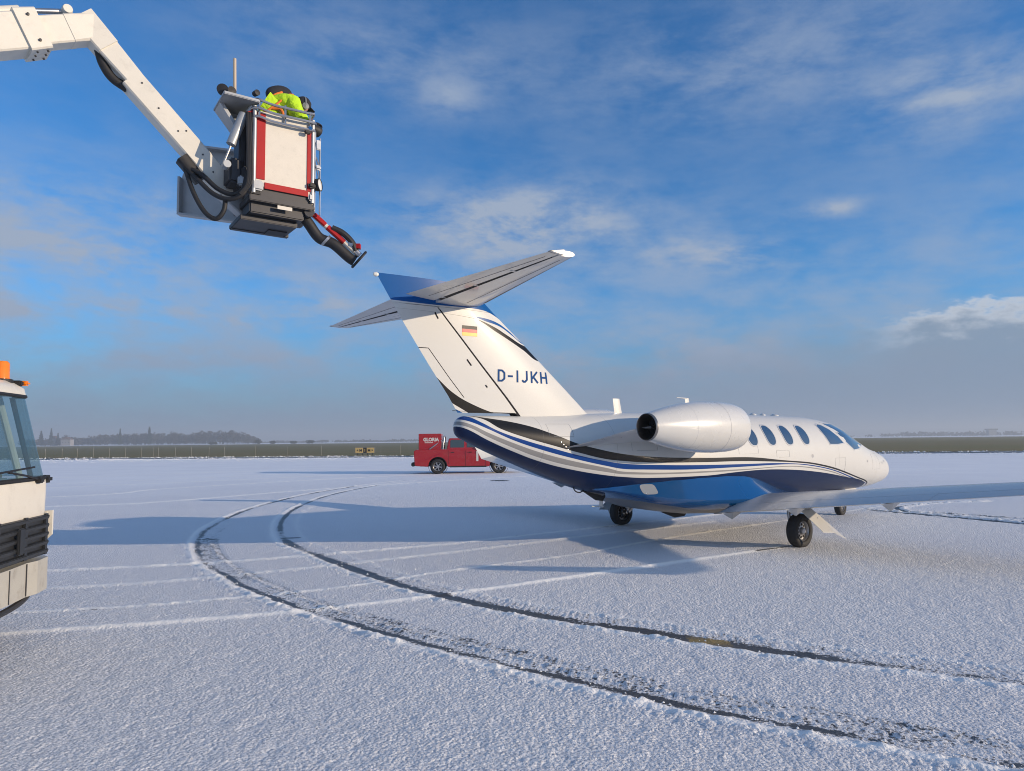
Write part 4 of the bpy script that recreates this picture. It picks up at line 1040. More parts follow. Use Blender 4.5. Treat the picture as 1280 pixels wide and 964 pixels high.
v, f_ = text_mesh('1', .70, 0, .02); x0 = min(q.x for q in v); mesh('door_number', ([(.40+(q.x-x0), -.9585, .66+q.y) for q in v], f_), 'house_white', pk)
for s in (-1, 1):
    mesh('roll_bar', join(tube([(-1.30, s*.80, 1.24), (-1.24, s*.74, 1.86), (-1.24, s*.70, 1.92)], .038, 10), tube([(-1.26, s*.74, 1.80), (-1.98, s*.82, 1.26)], .032, 10)), 'steel', pk, smooth=True)
mesh('roll_bar_hoop', tube([(-1.24, -.70, 1.92), (-1.24, .70, 1.92)], .038, 10), 'steel', pk, smooth=True)
mesh('beacon', box((-.35, 0, 1.86), (.16, .9, .09), bev=.02), 'orange_lens', pk)

# ================================================================== THE DEICING TRUCK
Cc = Vector((-4.335, 6.50, 0)); HD = R(11.3)
trk, TW = empty('deicing_truck', Cc, HD); tag(trk, 'cream deicing truck with a raised folding boom, cut off at the left edge', 'deicing truck')
# truck axes: +x forward, +y to its left (away from the camera); the front left cab corner stands over the origin
def tp(name, vf, mat, parent=trk, **k): return mesh(name, vf, mat, parent, **k)
CW = 2.26
def cab_ring(z, x0, ins, back=-1.75, r=.16):
    """plan outline of the cab at height z: front at x0, rounded front corners"""
    pts = []; a = -ins; c = -CW+ins
    for i in range(7): t = R(90*i/6); pts.append(Vector((x0-r+r*math.sin(t)*1.0 if 0 else x0-r+r*math.cos(R(90-90*i/6)), a-r+r*math.sin(R(90-90*i/6)), z)))
    for i in range(7): t = R(90*i/6); pts.append(Vector((x0-r+r*math.cos(t), c+r-r*math.sin(t), z)))
    return pts+[Vector((back, c, z)), Vector((back, a, z))]
lower = [cab_ring(z, x, i) for z, x, i in ((.72, .03, .02), (1.07, .10, .0), (1.34, .105, .0), (1.40, .095, .0))]
cab = recalc(tp('cab', loft(lower), 'truck_white', smooth=True, sharp=40))
roofr = [cab_ring(z, x, i) for z, x, i in ((2.135, -.045, .10), (2.20, -.06, .105), (2.26, -.14, .16), (2.29, -.30, .26))]
rf = recalc(tp('cab_roof', loft(roofr), 'truck_white', smooth=True, sharp=50))
# windscreen band as a curved pane between waist and roof
g0 = cab_ring(1.405, .09, .02)[:14]; g1 = cab_ring(2.13, -.05, .115)[:14]
V = g0+g1; F = [(i, i+1, i+15, i+14) for i in range(13)]
ws = tp('windscreen', (V, F), 'truck_glass', smooth=True)
mesh('seal', join(tube([p+Vector((.006, 0, .0)) for p in g0], .016, 6), tube([p+Vector((.006, 0, .0)) for p in g1], .016, 6), tube([g0[0], g1[0]], .022, 8), tube([g0[-1], g1[-1]], .022, 8)), 'black', ws, smooth=True)
for s, yy in ((1, -.02), (-1, -CW+.02)):
    yt = yy-s*.095
    tp('pillar', join(tube([(-.16, yy, 1.40), (-.32, yt, 2.14)], .03, 8), tube([(-1.05, yy, 1.40), (-1.10, yt, 2.14)], .045, 8), tube([(-1.72, yy, 1.40), (-1.72, yt, 2.14)], .05, 8)), 'truck_white')
    V = [(-.19, yy, 1.42), (-1.03, yy, 1.42), (-1.08, yt, 2.12), (-.34, yt, 2.12)]
    tp('side_window', (V, [(0, 1, 2, 3)]), 'truck_glass')
    tp('door_seam', join(box((-1.12, yy+s*.022, 1.05), (.012, .006, .66)), box((-.26, yy+s*.022, 1.05), (.012, .006, .66))), 'gap', cab)
tp('rear_wall', box((-1.74, -CW/2, 1.76), (.05, CW-.22, .74)), 'truck_white')
# interior glimpsed through the glass
tp('dashboard', box((-.42, -CW/2, 1.37), (.42, CW-.2, .16), bev=.04), 'grey_plastic')
tp('steering_wheel', lathe([(.21, 0), (.225, .012), (.21, .024), (.195, .012)], (-.66, -.52, 1.48), (-.5, 0, .86), 28, closed=True), 'black')
for yy in (-.55, -1.70):
    st_ = tp('seat', box((-1.20, yy, 1.22), (.50, .50, .16), bev=.04), 'grey_plastic'); mesh('backrest', box((-1.44, yy, 1.58), (.14, .48, .66), rot=Matrix.Rotation(R(-8), 3, 'Y'), bev=.05), 'grey_plastic', st_)
# wipers
for y0 in (-.30, -1.25):
    tp('wiper', join(tube([(.12, y0, 1.395), (.125, y0-.25, 1.44), (.12, y0-.55, 1.48)], .010, 6), tube([(.125, y0-.12, 1.51), (.125, y0-.95, 1.47)], .008, 6), box((.12, y0, 1.39), (.05, .08, .05), bev=.01)), 'black')
tp('wiper_cowl', join(box((.095, -CW/2, 1.405), (.05, CW-.34, .035), bev=.01), box((.06, -.05, 1.39), (.09, .12, .07), bev=.02)), 'black')
# grille of slats
gl = [box((-.01, -CW/2, .905), (.05, CW-.20, .37))]
for i in range(5): gl.append(box((.028, -CW/2, .755+.075*i), (.035, CW-.16, .038), rot=Matrix.Rotation(R(18), 3, 'Y'), bev=.006))
for yy in (-.12, -.50, -.95, -1.40, -1.85, -2.1): gl.append(box((.03, yy, .905), (.022, .045, .36)))
gl.append(box((.05, -.62, .90), (.03, .10, .22), bev=.01))
tp('grille', ([Vector((v.x+.078, v.y, v.z)) for v in join(*gl)[0]], join(*gl)[1]), 'grille')
# bumper: plates stepping round the far corner
bp = [(.0, -CW-.02), (.10, -CW+.2), (.10, -.72), (.085, -.40), (.120, -.27), (.10, -.03), (.03, .055), (-.30, .055), (-.30, -.02), (.0, -.10), (.02, -CW+.1)]
tp('bumper', prism(bp, .405, .69, 'z'), 'bumper')
recalc(bpy.data.objects['bumper']); [mesh('bumper_joint', box((x_, y_, .547), (.008, .012, .27)), 'dark_steel', bpy.data.objects['bumper']) for x_, y_ in ((.10, -.72), (.088, -.40))]
mesh('fog_light', box((.10, -1.75, .53), (.03, .22, .12), bev=.01), 'lamp_lens', bpy.data.objects['bumper'])
tp('corner_flap', join(prism([(-.10, .72), (-.02, .76), (.10, .88), (.10, 1.10), (-.10, 1.09)], .03, .055), box((.05, .055, .985), (.02, .06, .21))), 'truck_white')
tp('tow_bar', join(tube(spline([(.02, -.20, .42), (.02, -.26, .37), (.0, -.44, .325), (-.02, -.75, .31), (-.05, -1.0, .34), (-.05, -1.1, .42)], 6), .028, 8), tube(spline([(.0, -.26, .42), (-.05, -.36, .37), (-.05, -.6, .36), (-.05, -.9, .40)], 5), .020, 8)), 'dark_steel', smooth=True)
# roof lights and aerial
bc = tp('beacon', lathe([(.060, 0), (.062, .02), (.058, .03), (.056, .15), (.04, .17), (.001, .175)], (-.20, -.33, 2.265), (0, 0, 1), 24), 'orange_lens', smooth=True, sharp=40)
mesh('beacon_base', lathe([(.085, 0), (.085, .03), (.07, .035)], (-.20, -.33, 2.245), (0, 0, 1), 24), 'black', bc)
tp('marker_light', box((-.13, -.14, 2.255), (.13, .07, .045), bev=.015), 'orange_lens'); tp('marker_light_base', box((-.14, -.21, 2.25), (.10, .07, .05), bev=.01), 'black')
tp('aerial', tube([(-.22, -.50, 2.27), (-.24, -.50, 2.72)], [.010, .006], 6), 'black')
# chassis, tank body, wheels and boom turret behind the cab
tp('chassis', box((-4.2, -CW/2, .78), (7.9, .9, .26), bev=.02), 'dark_steel')
tp('tank', box((-4.9, -CW/2, 1.62), (5.6, CW, 1.35), bev=.10), 'truck_white')
tp('heater_cabinet', box((-2.1, -CW/2, 1.3), (.55, CW-.1, 1.2), bev=.03), 'galv')
for x in (-.95, -4.6, -5.75):
    for yy in (-.16, -CW+.16):
        wg, _ = empty('wheel', (x, yy, .44)); wg.parent = trk; wheel((0, 0, 0), .44, .26, wg); rim((0, 0, 0), .44, .24, wg, holes=8)
    tp('mudguard', lathe([(.54, -.16), (.54, .16)], (x, -.16, .44), (0, 1, 0), 24) if 0 else box((x, -.16, .96), (1.15, .34, .04)), 'black')


# --- boom (world coordinates from here on, parented to the truck)
def wp(name, vf, mat, parent=trk, **k): return mesh(name, vf, mat, parent, w=TW if parent is trk else None, **k)
def beam(p0, p1, h0, h1, w, bev=.0, upv=Vector((0, 0, 1))):
    p0, p1 = Vector(p0), Vector(p1); t = (p1-p0).normalized(); sd = t.cross(upv).normalized(); u = sd.cross(t)
    rg = []
    for p, h in ((p0, h0), (p1, h1)):
        c = .018; a, b_ = w/2, h/2
        rg.append([p+sd*x+u*z for x, z in ((-a+c, -b_), (a-c, -b_), (a, -b_+c), (a, b_-c), (a-c, b_), (-a+c, b_), (-a, b_-c), (-a, -b_+c))])
    return loft(rg)
tur = wp('turret', join(lathe([(.55, 0), (.55, .18), (.42, .22), (.36, .8), (.30, 1.45)], (-9.80, 4.32, 2.25), (0, 0, 1), 28), box((-9.80, 4.32, 3.80), (.5, .5, .5), bev=.05)), 'truck_white', smooth=True, sharp=35)
E0 = Vector((-5.42, 8.60, 6.965)); TB = Vector((-9.85, 4.30, 3.87)); bdir = (E0-TB).normalized()
bm_ = recalc(wp('boom', beam(TB, E0-bdir*.62, .50, .44, .34), 'truck_white'))
COLR = E0-bdir*.62
mesh('inner_boom', beam(COLR-bdir*.3, E0+bdir*.02, .345, .335, .26), 'truck_white', bm_); 
mesh('boom_collar', beam(COLR-bdir*.13, COLR+bdir*.11, .50, .48, .40), 'truck_white', bm_)
sdv = bdir.cross(Vector((0, 0, 1))).normalized(); upv_ = sdv.cross(bdir)
for q in (-.15, .15): mesh('collar_bolt', lathe([(.018, 0), (.016, .02), (.001, .022)], COLR+sdv*.20+upv_*q, sdv, 10), 'dark_steel', bm_)
for q in (-.12, 0, .12):
    for k in (-.06, .06): mesh('collar_bolt', lathe([(.014, 0), (.012, .018), (.001, .02)], COLR-upv_*.245+sdv*q+bdir*k, -upv_, 8), 'dark_steel', bm_)
cy0 = COLR-bdir*.55+upv_*.28; cy1 = E0-bdir*.10+upv_*.235
mesh('boom_cylinder', tube([cy0-bdir*.5, COLR+upv_*.28], .06, 14), 'truck_white', bm_, smooth=True)
mesh('cylinder_rod', tube([COLR+upv_*.28, cy1], .032, 12), 'steel', bm_, smooth=True)
mesh('pivot_lug', join(lathe([(.052, -.10), (.060, -.08), (.060, .08), (.052, .10), (.001, .10)], cy1, sdv, 20), lathe([(.001, -.10), (.052, -.10)], cy1, sdv, 20)), 'truck_white', bm_, smooth=True, sharp=40)

E1 = E0+bdir*.12+Vector((0, 0, -.04)); END = Vector((-3.78, 9.72, 5.00)); ld = (END-E1).normalized()
kn = E1+ld*.70
jib = recalc(wp('jib', join(beam(E1-ld*.14, kn, .30, .235, .235), ), 'truck_white'))
sd2 = ld.cross(Vector((0, 0, 1))).normalized(); up2 = sd2.cross(ld)
mesh('jib_main_tube', beam(kn-ld*.02-up2*.03, END-ld*.18, .285, .285, .25), 'truck_white', jib)
mesh('knuckle_plate', join(beam(E0-bdir*.20, E0+bdir*.16, .34, .30, .275), beam(E1-ld*.2, E1+ld*.25, .30, .28, .28)), 'truck_white', jib)
mesh('jib_foot', beam(END-ld*.30-up2*.02, END+ld*.16-up2*.04, .285, .12, .22), 'galv', jib)
mesh('knuckle_boot', tube(spline([E1+ld*.20-up2*.09, E1+ld*.36-up2*.17, E1+ld*.55-up2*.20, E1+ld*.74-up2*.14], 6), .058, 12), 'black', jib, smooth=True)
mesh('jib_rivet', join(*[lathe([(.012, 0), (.010, .01), (.001, .011)], kn-up2*.03+ld*q+sd2*.126+up2*r_, sd2, 8) for q, r_ in ((.1, .05), (.45, .0), (.8, .0), (.85, .09), (1.2, .05), (1.45, .0))]), 'dark_steel', jib)

# --- basket in its own frame: u along the panel facing the camera, v away from the camera
BO = Vector((-3.435, 9.20, 0)); bu = Vector((.818, .575, 0)); bvv = Vector((-.575, .818, 0)); BZ = Vector((0, 0, 1))
bsk, BW = empty('basket', BO, math.atan2(.575, .818)); bsk.parent = trk; bsk.matrix_parent_inverse = TW.inverted()
def bp_(name, vf, mat, **k): return mesh(name, vf, mat, bsk, **k)      # basket coordinates x=u, y=v, z=height
BWD, BD, Z0, Z1 = .80, .86, 5.06, 6.22
bp_('side_panel', join(box((BWD/2, .012, (Z0+Z1)/2+.03), (BWD-.02, .02, Z1-Z0-.12))), 'panel_white')
bp_('side_panel', box((.012, BD/2, (Z0+Z1)/2), (.02, BD-.03, Z1-Z0-.06)), 'galv')  # grey instead of cream: this side's shade is put into the colour
bp_('side_panel', box((BWD-.012, BD/2, (Z0+Z1)/2), (.02, BD-.03, Z1-Z0-.06)), 'panel_white')
bp_('side_panel', box((BWD/2, BD-.012, (Z0+Z1)/2), (BWD-.02, .02, Z1-Z0-.06)), 'panel_white')
bp_('floor', box((BWD/2, BD/2, Z0+.04), (BWD-.05, BD-.05, .13)), 'dark_steel')
bp_('red_band', box((.085, -.004, 5.70), (.115, .012, .92), bev=.002), 'red_tape'); bp_('red_band', box((BWD-.045, -.004, 5.66), (.07, .012, .92), bev=.002), 'red_tape')
bp_('red_band', box((BWD/2+.04, -.004, 5.165), (BWD-.20, .012, .085), bev=.002), 'red_tape')
for x, y in ((0, 0), (BWD, 0), (0, BD), (BWD, BD)): bp_('corner_post', tube([(x, y, Z0-.02), (x, y, Z1+.02)], .028, 10), 'galv', smooth=True)
bp_('corner_casting', join(box((.05, .0, 5.15), (.15, .06, .14), bev=.02), box((BWD-.02, 0, 5.12), (.08, .06, .10), bev=.02)), 'galv')
rails = []
for z, o_ in ((Z1+.11, .02), (Z1-.02, .045), (Z1-.13, .03)):
    rails.append(tube(spline([(-o_, BD*.6, z), (-o_, .12, z), (.02, -o_-.01, z-.0), (.25, -o_-.02, z-.03), (BWD-.1, -o_-.02, z-.02), (BWD+o_, .05, z), (BWD+o_, BD-.1, z), (BWD-.1, BD+o_, z), (.1, BD+o_, z), (-o_, BD*.8, z)], 5), .019, 8))
for x in (.05, .4, BWD-.05): rails.append(tube([(x, -.03, Z1-.14), (x, -.03, Z1+.12)], .014, 6))
bp_('guard_rail', join(*rails), 'steel', smooth=True)
# shelf sticking out on the boom side
sh = recalc(bp_('control_shelf', join(box((-.19, .22, 6.285), (.46, .62, .04), bev=.008), prism([(-.41, 6.27), (.02, 6.27), (-.02, 5.95), (-.10, 5.93), (-.18, 5.99)], .46, .52), prism([(-.41, 6.27), (-.36, 6.27), (-.14, 5.96), (-.19, 5.95)], .20, .46)), 'galv'))
bp_('work_light', join(lathe([(.045, -.05), (.07, -.02), (.075, .04), (.001, .045)], (-.39, .12, 6.40), (-.3, -1, -.1), 16), tube([(-.39, .14, 6.29), (-.39, .14, 6.40)], .015, 6), lathe([(.04, 0), (.06, .04), (.001, .05)], (-.31, .02, 6.36), (.2, -1, .0), 12)), 'black', smooth=True)
mesh('lamp_knob', lathe([(.035, -.05), (.04, .03), (.001, .04)], (.0, -.05, 6.40), (.3, -1, 0), 12), 'black', bsk)
bp_('pole', tube([(-.19, .30, 6.28), (-.205, .30, 6.98)], .022, 10), 'wood', smooth=True)
# levelling cylinder and linkage between basket and jib
bp_('levelling_cylinder', join(tube([(-.12, .10, 6.13), (-.27, .12, 5.68)], .065, 14)), 'galv', smooth=True); bp_('cylinder_rod', tube([(-.27, .12, 5.68), (-.36, .13, 5.40)], .014, 8), 'steel')
bp_('linkage', join(box((-.11, .30, 5.60), (.10, .30, .95), bev=.02), box((-.17, .32, 5.36), (.22, .34, .34), bev=.03), tube([(-.05, .08, 6.15), (-.06, .06, 5.3)], .03, 8), box((-.05, .14, 5.30), (.16, .2, .20), bev=.02)), 'dark_steel')
bp_('linkage_cover', join(box((-.10, .10, 5.20), (.16, .10, .13), bev=.02), lathe([(.001, -.06), (.05, -.06), (.05, .06), (.001, .06)], (-.33, .10, 5.38), (0, 1, 0), 16), tube([(-.07, .09, 6.16), (-.02, .04, 6.24)], .035, 8)), 'galv')
bp_('red_valve', box((-.05, .05, 6.14), (.10, .06, .06), rot=Matrix.Rotation(R(-30), 3, 'Y'), bev=.01), 'red_tape')
bp_('hose_bundle', join(*[tube(spline([(-.03-.03*i, .03, 6.14), (-.06-.02*i, -.03, 5.9), (-.05-.02*i, -.05, 5.5), (-.05-.02*i, -.04, 5.15), (-.18, -.02, 4.98)], 6), .020, 7) for i in range(3)]), 'black', smooth=True)
# underframe
bp_('underframe', join(box((BWD/2-.02, BD/2+.0, 4.985), (BWD+.06, BD+.0, .09), bev=.01), box((BWD/2-.05, BD/2+.02, 4.88), (BWD-.06, BD-.14, .16), bev=.015), box((BWD/2-.12, BD/2+.10, 4.76), (BWD-.02, BD-.24, .07), bev=.01), box((BWD/2-.0, .05, 4.985), (BWD+.10, .05, .055), bev=.01), box((BWD/2-.10, BD-.1, 4.74), (BWD, .08, .05)), tube([(BWD-.02, .05, 4.93), (BWD+.06, BD-.1, 4.96)], .07, 12)), 'dark_steel')
bp_('underframe_label', box((.42, .0, 4.90), (.20, .012, .05)), 'panel_white'); bp_('underframe_pad', box((.02, .02, 5.04), (.16, .07, .07), bev=.02), 'black')
bp_('floor_box', box((.48, BD-.25, 4.82), (.34, .30, .22), bev=.04), 'black')
# lamps and mast on the right side
lp = bp_('flood_lamp', lathe([(.001, -.09), (.05, -.085), (.085, -.03), (.09, .03), (.082, .035)], (BWD+.09, .02, 5.33), (.75, -.66, 0.05), 24), 'black', smooth=True, sharp=50); mesh('lens', lathe([(.078, .028), (.001, .040)], (BWD+.09, .02, 5.33), (.75, -.66, .05), 20), 'lamp_lens', lp)
lp = bp_('flood_lamp', lathe([(.001, -.10), (.05, -.09), (.08, -.03), (.085, .03), (.078, .035)], (BWD+.10, .14, 6.17), (.8, .5, -.1), 24), 'black', smooth=True, sharp=50); mesh('lens', lathe([(.078, .028), (.001, .040)], (BWD+.10, .14, 6.17), (.8, .5, -.1), 20), 'lamp_lens', lp)
bp_('lamp_bracket', tube([(BWD, .1, 6.2), (BWD+.08, .14, 6.17)], .02, 8), 'black')
bp_('mast_clamp', box((BWD-.10, -.07, 6.02), (.08, .05, .05), bev=.01), 'black')
bp_('lamp_bracket', join(tube([(BWD, .02, 5.30), (BWD+.06, .02, 5.33)], .02, 8), box((BWD-.02, -.04, 5.28), (.10, .06, .08), bev=.02)), 'black')
bp_('valve_handle', box((BWD-.06, -.05, 6.09), (.06, .04, .06), bev=.01), 'jet_blue')
bp_('spray_mast', join(tube([(BWD+.045, .05, 6.10), (BWD+.05, .07, 4.95)], .020, 8), tube([(BWD+.135, .08, 6.04), (BWD+.145, .1, 4.92)], .012, 8), box((BWD+.10, .07, 5.93), (.07, .05, .14), bev=.01), box((BWD+.09, .07, 5.60), (.11, .06, .07), bev=.02), tube([(BWD+.07, .07, 5.75), (BWD+.13, .08, 5.62)], .012, 6), tube(spline([(BWD+.06, .03, 5.95), (BWD+.02, .0, 5.75), (BWD+.10, .05, 5.48), (BWD+.11, .04, 5.40)], 5), .008, 6)), 'steel', smooth=True)

# grey box panel behind the jib end
cpn = recalc(wp('jib_counter_panel', join(prism([(-4.96, 5.09), (-4.96, 5.62), (-4.78, 6.12), (-3.95, 6.00), (-3.95, 4.93)], 10.20, 10.235), box((-4.455, 10.15, 5.0), (1.02, .12, .03), rot=Matrix.Rotation(R(8.5), 3, 'Y')), box((-4.945, 10.15, 5.36), (.03, .12, .54)), box((-4.36, 10.15, 6.045), (.84, .12, .03), rot=Matrix.Rotation(R(8.2), 3, 'Y'))), 'galv')); cpn.location = (.06, .02, 0)
# black hoses looping from the jib to the basket
hs = []
q0 = Vector((-4.40, 9.26, 5.44))
for l_ in (((-4.24, 9.2, 5.05), (-4.07, 9.18, 4.77), (-3.92, 9.18, 4.68), (-3.82, 9.18, 4.79), (-3.80, 9.18, 4.97)), ((-4.18, 9.2, 5.22), (-3.95, 9.16, 5.01), (-3.72, 9.14, 4.93), (-3.54, 9.15, 5.03), (-3.50, 9.2, 5.30)), ((-4.14, 9.22, 5.30), (-3.92, 9.2, 5.10), (-3.70, 9.18, 5.01), (-3.56, 9.18, 5.10), (-3.53, 9.22, 5.4))):
    hs.append(tube(spline([q0]+[Vector(p) for p in l_], 8), .032, 8))
hs.append(beam(q0-ld*.10+up2*.04, q0+ld*.26+up2*.03, .15, .13, .20))
wp('hydraulic_hose', join(*hs), 'black', smooth=True, sharp=50)

# spray arm hanging from the basket towards the tailplane
A0 = Vector((-2.86, 9.85, 4.98)); A1 = Vector((-2.22, 10.15, 4.41)); ad = (A1-A0).normalized()
arm = recalc(wp('spray_arm', beam(A0, A0+ad*.82, .075, .06, .06), 'panel_white'))
ua = (ad.cross(Vector((0, 1, 0)))).normalized(); ua = ua if ua.z > 0 else -ua
for t0, t1 in ((.06, .27), (.31, .62)): mesh('red_band', beam(A0+ad*t0+ua*.004, A0+ad*t1+ua*.004, .078, .074, .072), 'red_tape', arm)
mesh('red_band', box(A0+ad*.80+ua*.09, (.08, .08, .07)), 'red_tape', arm)
mesh('nozzle_head', join(tube([A0+ad*.82, A1+ad*.0], .03, 10), tube([A1-ad*.14+ua*.03, A1+ua*.02], .035, 10), box(A0+ad*.72+ua*.05, (.09, .09, .09), bev=.02)), 'steel', arm, smooth=True)
mesh('nozzle_disc', join(lathe([(.001, -.02), (.155, -.018), (.165, 0), (.155, .018), (.001, .02)], A1+ad*.03-ua*.04, ad, 28)), 'black', arm, smooth=True, sharp=50)
mesh('fluid_hose', join(tube(spline([A0-ad*.22-ua*.10, A0+ad*.05-ua*.13, A0+ad*.32-ua*.19, A0+ad*.52-ua*.12, A0+ad*.80-ua*.115, A1-ua*.10], 8), [.085, .10] if 0 else .078, 12), tube(spline([A0+ad*.36+ua*.04, A0+ad*.52+ua*.09, A0+ad*.70+ua*.08, A0+ad*.82+ua*.02], 6), .045, 10)), 'black', arm, smooth=True)
mesh('hose_clamp', lathe([(.092, -.018), (.092, .018)], A0+ad*.42-ua*.155, ad, 18), 'steel', arm)
mesh('arm_joint', join(tube([A0-ad*.28+Vector((-.1, 0, .02)), A0-ad*.02], .09, 12), box(A0-ad*.05+ua*.03, (.14, .12, .16), bev=.03)), 'dark_steel', arm, smooth=True)
mesh('joint_cover', join(box(A0+Vector((-.26, -.12, -.05)), (.11, .03, .12), bev=.015), box(A0+Vector((.0, -.05, .10)), (.09, .08, .20), bev=.02)), 'panel_white', arm)

# ================================================================== THE OPERATOR
def skin_body(name, joints, edges, root, mat, parent, sub=2, w=None):
    me = bpy.data.meshes.new(name); me.from_pydata([j[0] for j in joints], edges, []); me.materials.append(M[mat])
    o = link(bpy.data.objects.new(name, me), parent, w)
    md = o.modifiers.new('skin', 'SKIN'); sv_ = me.skin_vertices[0].data
    for i, j in enumerate(joints): sv_[i].radius = j[1] if isinstance(j[1], tuple) else (j[1], j[1]); sv_[i].use_root = (i == root)
    md.use_smooth_shade = True; s_ = o.modifiers.new('sub', 'SUBSURF'); s_.levels = sub; s_.render_levels = sub
    return o


# basket frame: x along the near panel (to the right in view), y away; the operator bends forward over the right side
ps, PSW = empty('person', BO+bu*.40+bvv*.42+BZ*5.13, math.atan2(.575, .818)); ps.scale = (1.07, 1.0, 1.07); tag(ps, 'person in yellow hi-vis jacket bending forward in the raised basket', 'person')
J = [((-.12, 0, .86), (.13, .15)), ((-.12, -.10, .80), .10), ((-.10, -.11, .44), .062), ((-.14, -.11, .08), .048), ((-.02, -.12, .035), .045),
     ((-.12, .10, .80), .10), ((-.10, .11, .44), .062), ((-.14, .11, .08), .048), ((-.02, .12, .035), .045),
     ((-.07, 0, 1.05), (.13, .15)), ((.05, 0, 1.25), (.14, .17)), ((.16, 0, 1.36), (.12, .14)), ((.23, 0, 1.385), .058), ((.30, 0, 1.39), .075), ((.38, 0, 1.375), .095), ((.42, 0, 1.33), .078),
     ((.15, -.19, 1.33), .072), ((.24, -.25, 1.12), .052), ((.40, -.20, 1.10), .040), ((.47, -.19, 1.105), .036), ((.15, .19, 1.33), .072), ((.26, .25, 1.12), .052), ((.40, .20, 1.10), .040), ((.47, .19, 1.105), .036)]
Ed = [(0, 1), (1, 2), (2, 3), (3, 4), (0, 5), (5, 6), (6, 7), (7, 8), (0, 9), (9, 10), (10, 11), (11, 12), (12, 13), (13, 14), (14, 15), (11, 16), (16, 17), (17, 18), (18, 19), (11, 20), (20, 21), (21, 22), (22, 23)]
skin_body('body', J, Ed, 0, 'skin', ps)
for s in (-1, 1):
    hd = [((.46, s*.195, 1.105), .034), ((.51, s*.195, 1.10), .036)]; he = [(0, 1)]
    for k in range(4):
        yy = s*(.165+.02*k); i0 = len(hd); L_ = (.030, .035, .033, .026)[k]
        hd += [((.535, yy, 1.10), .0095), ((.535+L_*.8, yy, 1.088), .009), ((.535+L_*1.1, yy, 1.060), .008)]; he += [(1, i0), (i0, i0+1), (i0+1, i0+2)]
    i0 = len(hd); hd += [((.50, s*.150, 1.095), .011), ((.525, s*.140, 1.075), .009)]; he += [(1, i0), (i0, i0+1)]
    skin_body('glove', hd, he, 0, 'navy_cloth', ps, 1)
jk = [((-.11, 0, .80), (.15, .17)), ((-.09, 0, 1.02), (.20, .21)), ((.04, 0, 1.24), (.22, .22)), ((.165, 0, 1.345), (.17, .18)), ((.21, 0, 1.375), .11), ((.16, -.205, 1.30), .125), ((.22, -.268, 1.10), .11), ((.38, -.215, 1.095), .065), ((.16, .205, 1.30), .125), ((.24, .268, 1.10), .11), ((.40, .205, 1.105), .054)]
skin_body('jacket', jk, [(0, 1), (1, 2), (2, 3), (3, 4), (3, 5), (5, 6), (6, 7), (3, 8), (8, 9), (9, 10)], 0, 'hivis', ps)
tr_ = [((-.12, 0, .86), (.145, .165)), ((-.12, -.10, .78), .115), ((-.10, -.11, .44), .080), ((-.14, -.11, .10), .068), ((-.12, .10, .78), .115), ((-.10, .11, .44), .080), ((-.14, .11, .10), .068)]
skin_body('trousers', tr_, [(0, 1), (1, 2), (2, 3), (0, 4), (4, 5), (5, 6)], 0, 'navy_cloth', ps)
for s in (-1, 1): mesh('boot', box((-.07, s*.115, .05), (.28, .10, .10), bev=.03), 'black', ps)
for c_, rr_, w_ in (((-.085, 0, 1.04), .198, .05), ((-.02, 0, 1.17), .206, .045)):
    bx_ = mesh('reflective_strip', lathe([(rr_, -w_/2), (rr_+.006, 0), (rr_, w_/2)], c_, (.40, 0, .915), 32), 'lamp_lens', ps, smooth=True)
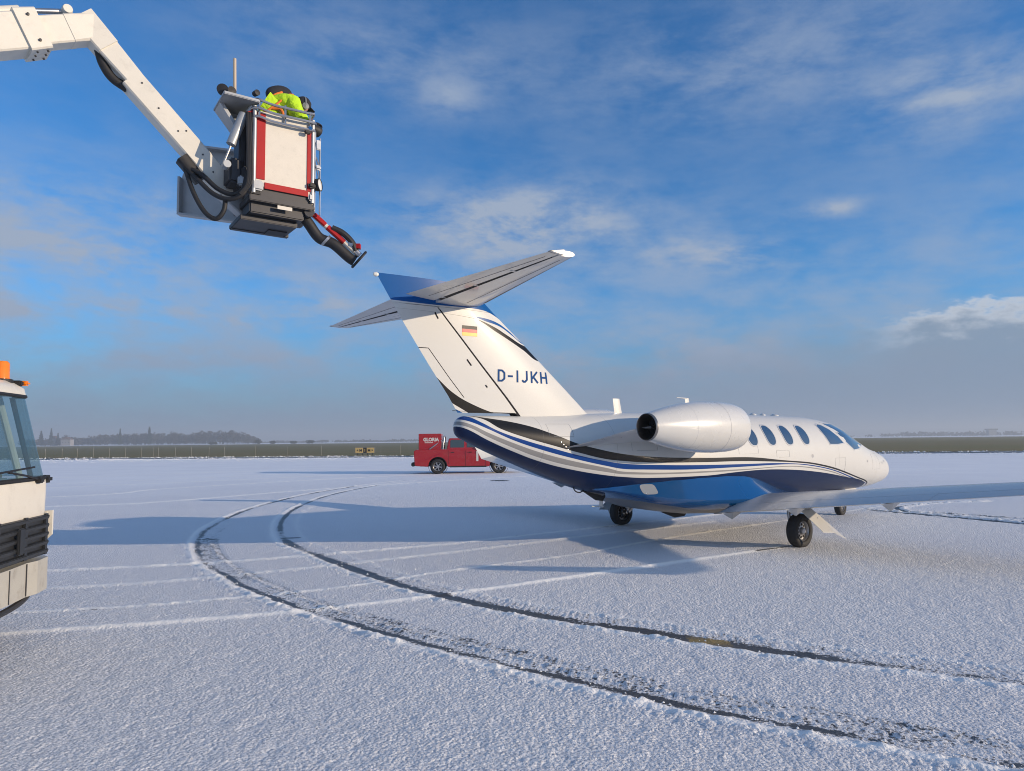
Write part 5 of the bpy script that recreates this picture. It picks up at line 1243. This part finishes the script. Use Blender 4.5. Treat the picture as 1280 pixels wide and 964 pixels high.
# dark hood and yoke over the shoulders, harness straps, cap with ear defenders
skin_body('hood', [((-.10, -.03, 1.34), (.09, .13)), ((-.02, -.02, 1.43), (.10, .15)), ((.10, 0, 1.47), (.10, .16)), ((.22, 0, 1.44), (.08, .12))], [(0, 1), (1, 2), (2, 3)], 0, 'navy_cloth', ps)
mesh('harness_strap', join(tube(spline([(-.20, -.12, 1.06), (-.16, -.16, 1.20), (-.07, -.15, 1.36), (.05, -.10, 1.46)], 6), .020, 8), tube(spline([(-.18, -.19, 1.10), (-.04, -.215, 1.24), (.10, -.19, 1.40), (.20, -.10, 1.47)], 6), .014, 8), tube(spline([(.05, -.23, 1.05), (.0, -.24, 1.16), (-.10, -.2, 1.16)], 6), .02, 8)), 'orange_strap', ps, smooth=True)
hp = mesh('cap', lathe([(.105, -.02), (.108, .02), (.095, .07), (.06, .105), (.001, .118)], (.365, 0, 1.405), (.35, 0, .94), 24), 'navy_cloth', ps, smooth=True); mesh('peak', box((.475, 0, 1.36), (.10, .13, .012), rot=Matrix.Rotation(R(38), 3, 'Y'), bev=.004), 'navy_cloth', hp)
mesh('ear_defender', join(lathe([(.001, -.02), (.04, -.02), (.045, .01), (.001, .03)], (.37, -.105, 1.36), (0, -1, 0), 16), lathe([(.001, -.02), (.04, -.02), (.045, .01), (.001, .03)], (.37, .105, 1.36), (0, 1, 0), 16), tube(spline([(.37, -.12, 1.38), (.37, -.10, 1.47), (.37, 0, 1.52), (.37, .10, 1.47), (.37, .12, 1.38)], 6), .010, 6)), 'grey_plastic', ps, smooth=True)
mesh('nose', lathe([(.001, -.02), (.014, 0), (.012, .02), (.001, .035)], (.475, 0, 1.318), (.6, 0, -.8), 10), 'skin', ps, smooth=True)

# ================================================================== HAZE
hz = mesh('haze', box((0, 0, 22), (7960, 7960, 47)), 'gap'); hz.data.materials.clear()
mt = bpy.data.materials.new('air_haze'); mt.use_nodes = True; nt = mt.node_tree; nt.nodes.clear()
pv = nt.nodes.new('ShaderNodeVolumePrincipled'); pv.inputs['Color'].default_value = (.78, .88, 1.0, 1); pv.inputs['Density'].default_value = .0007; pv.inputs['Anisotropy'].default_value = .1
mo = nt.nodes.new('ShaderNodeOutputMaterial'); nt.links.new(pv.outputs[0], mo.inputs['Volume']); hz.data.materials.append(mt)
tag(hz, 'thin pale winter air haze', 'haze', kind='stuff')
bpy.data.objects['ground'].scale = (.99, .99, 1)
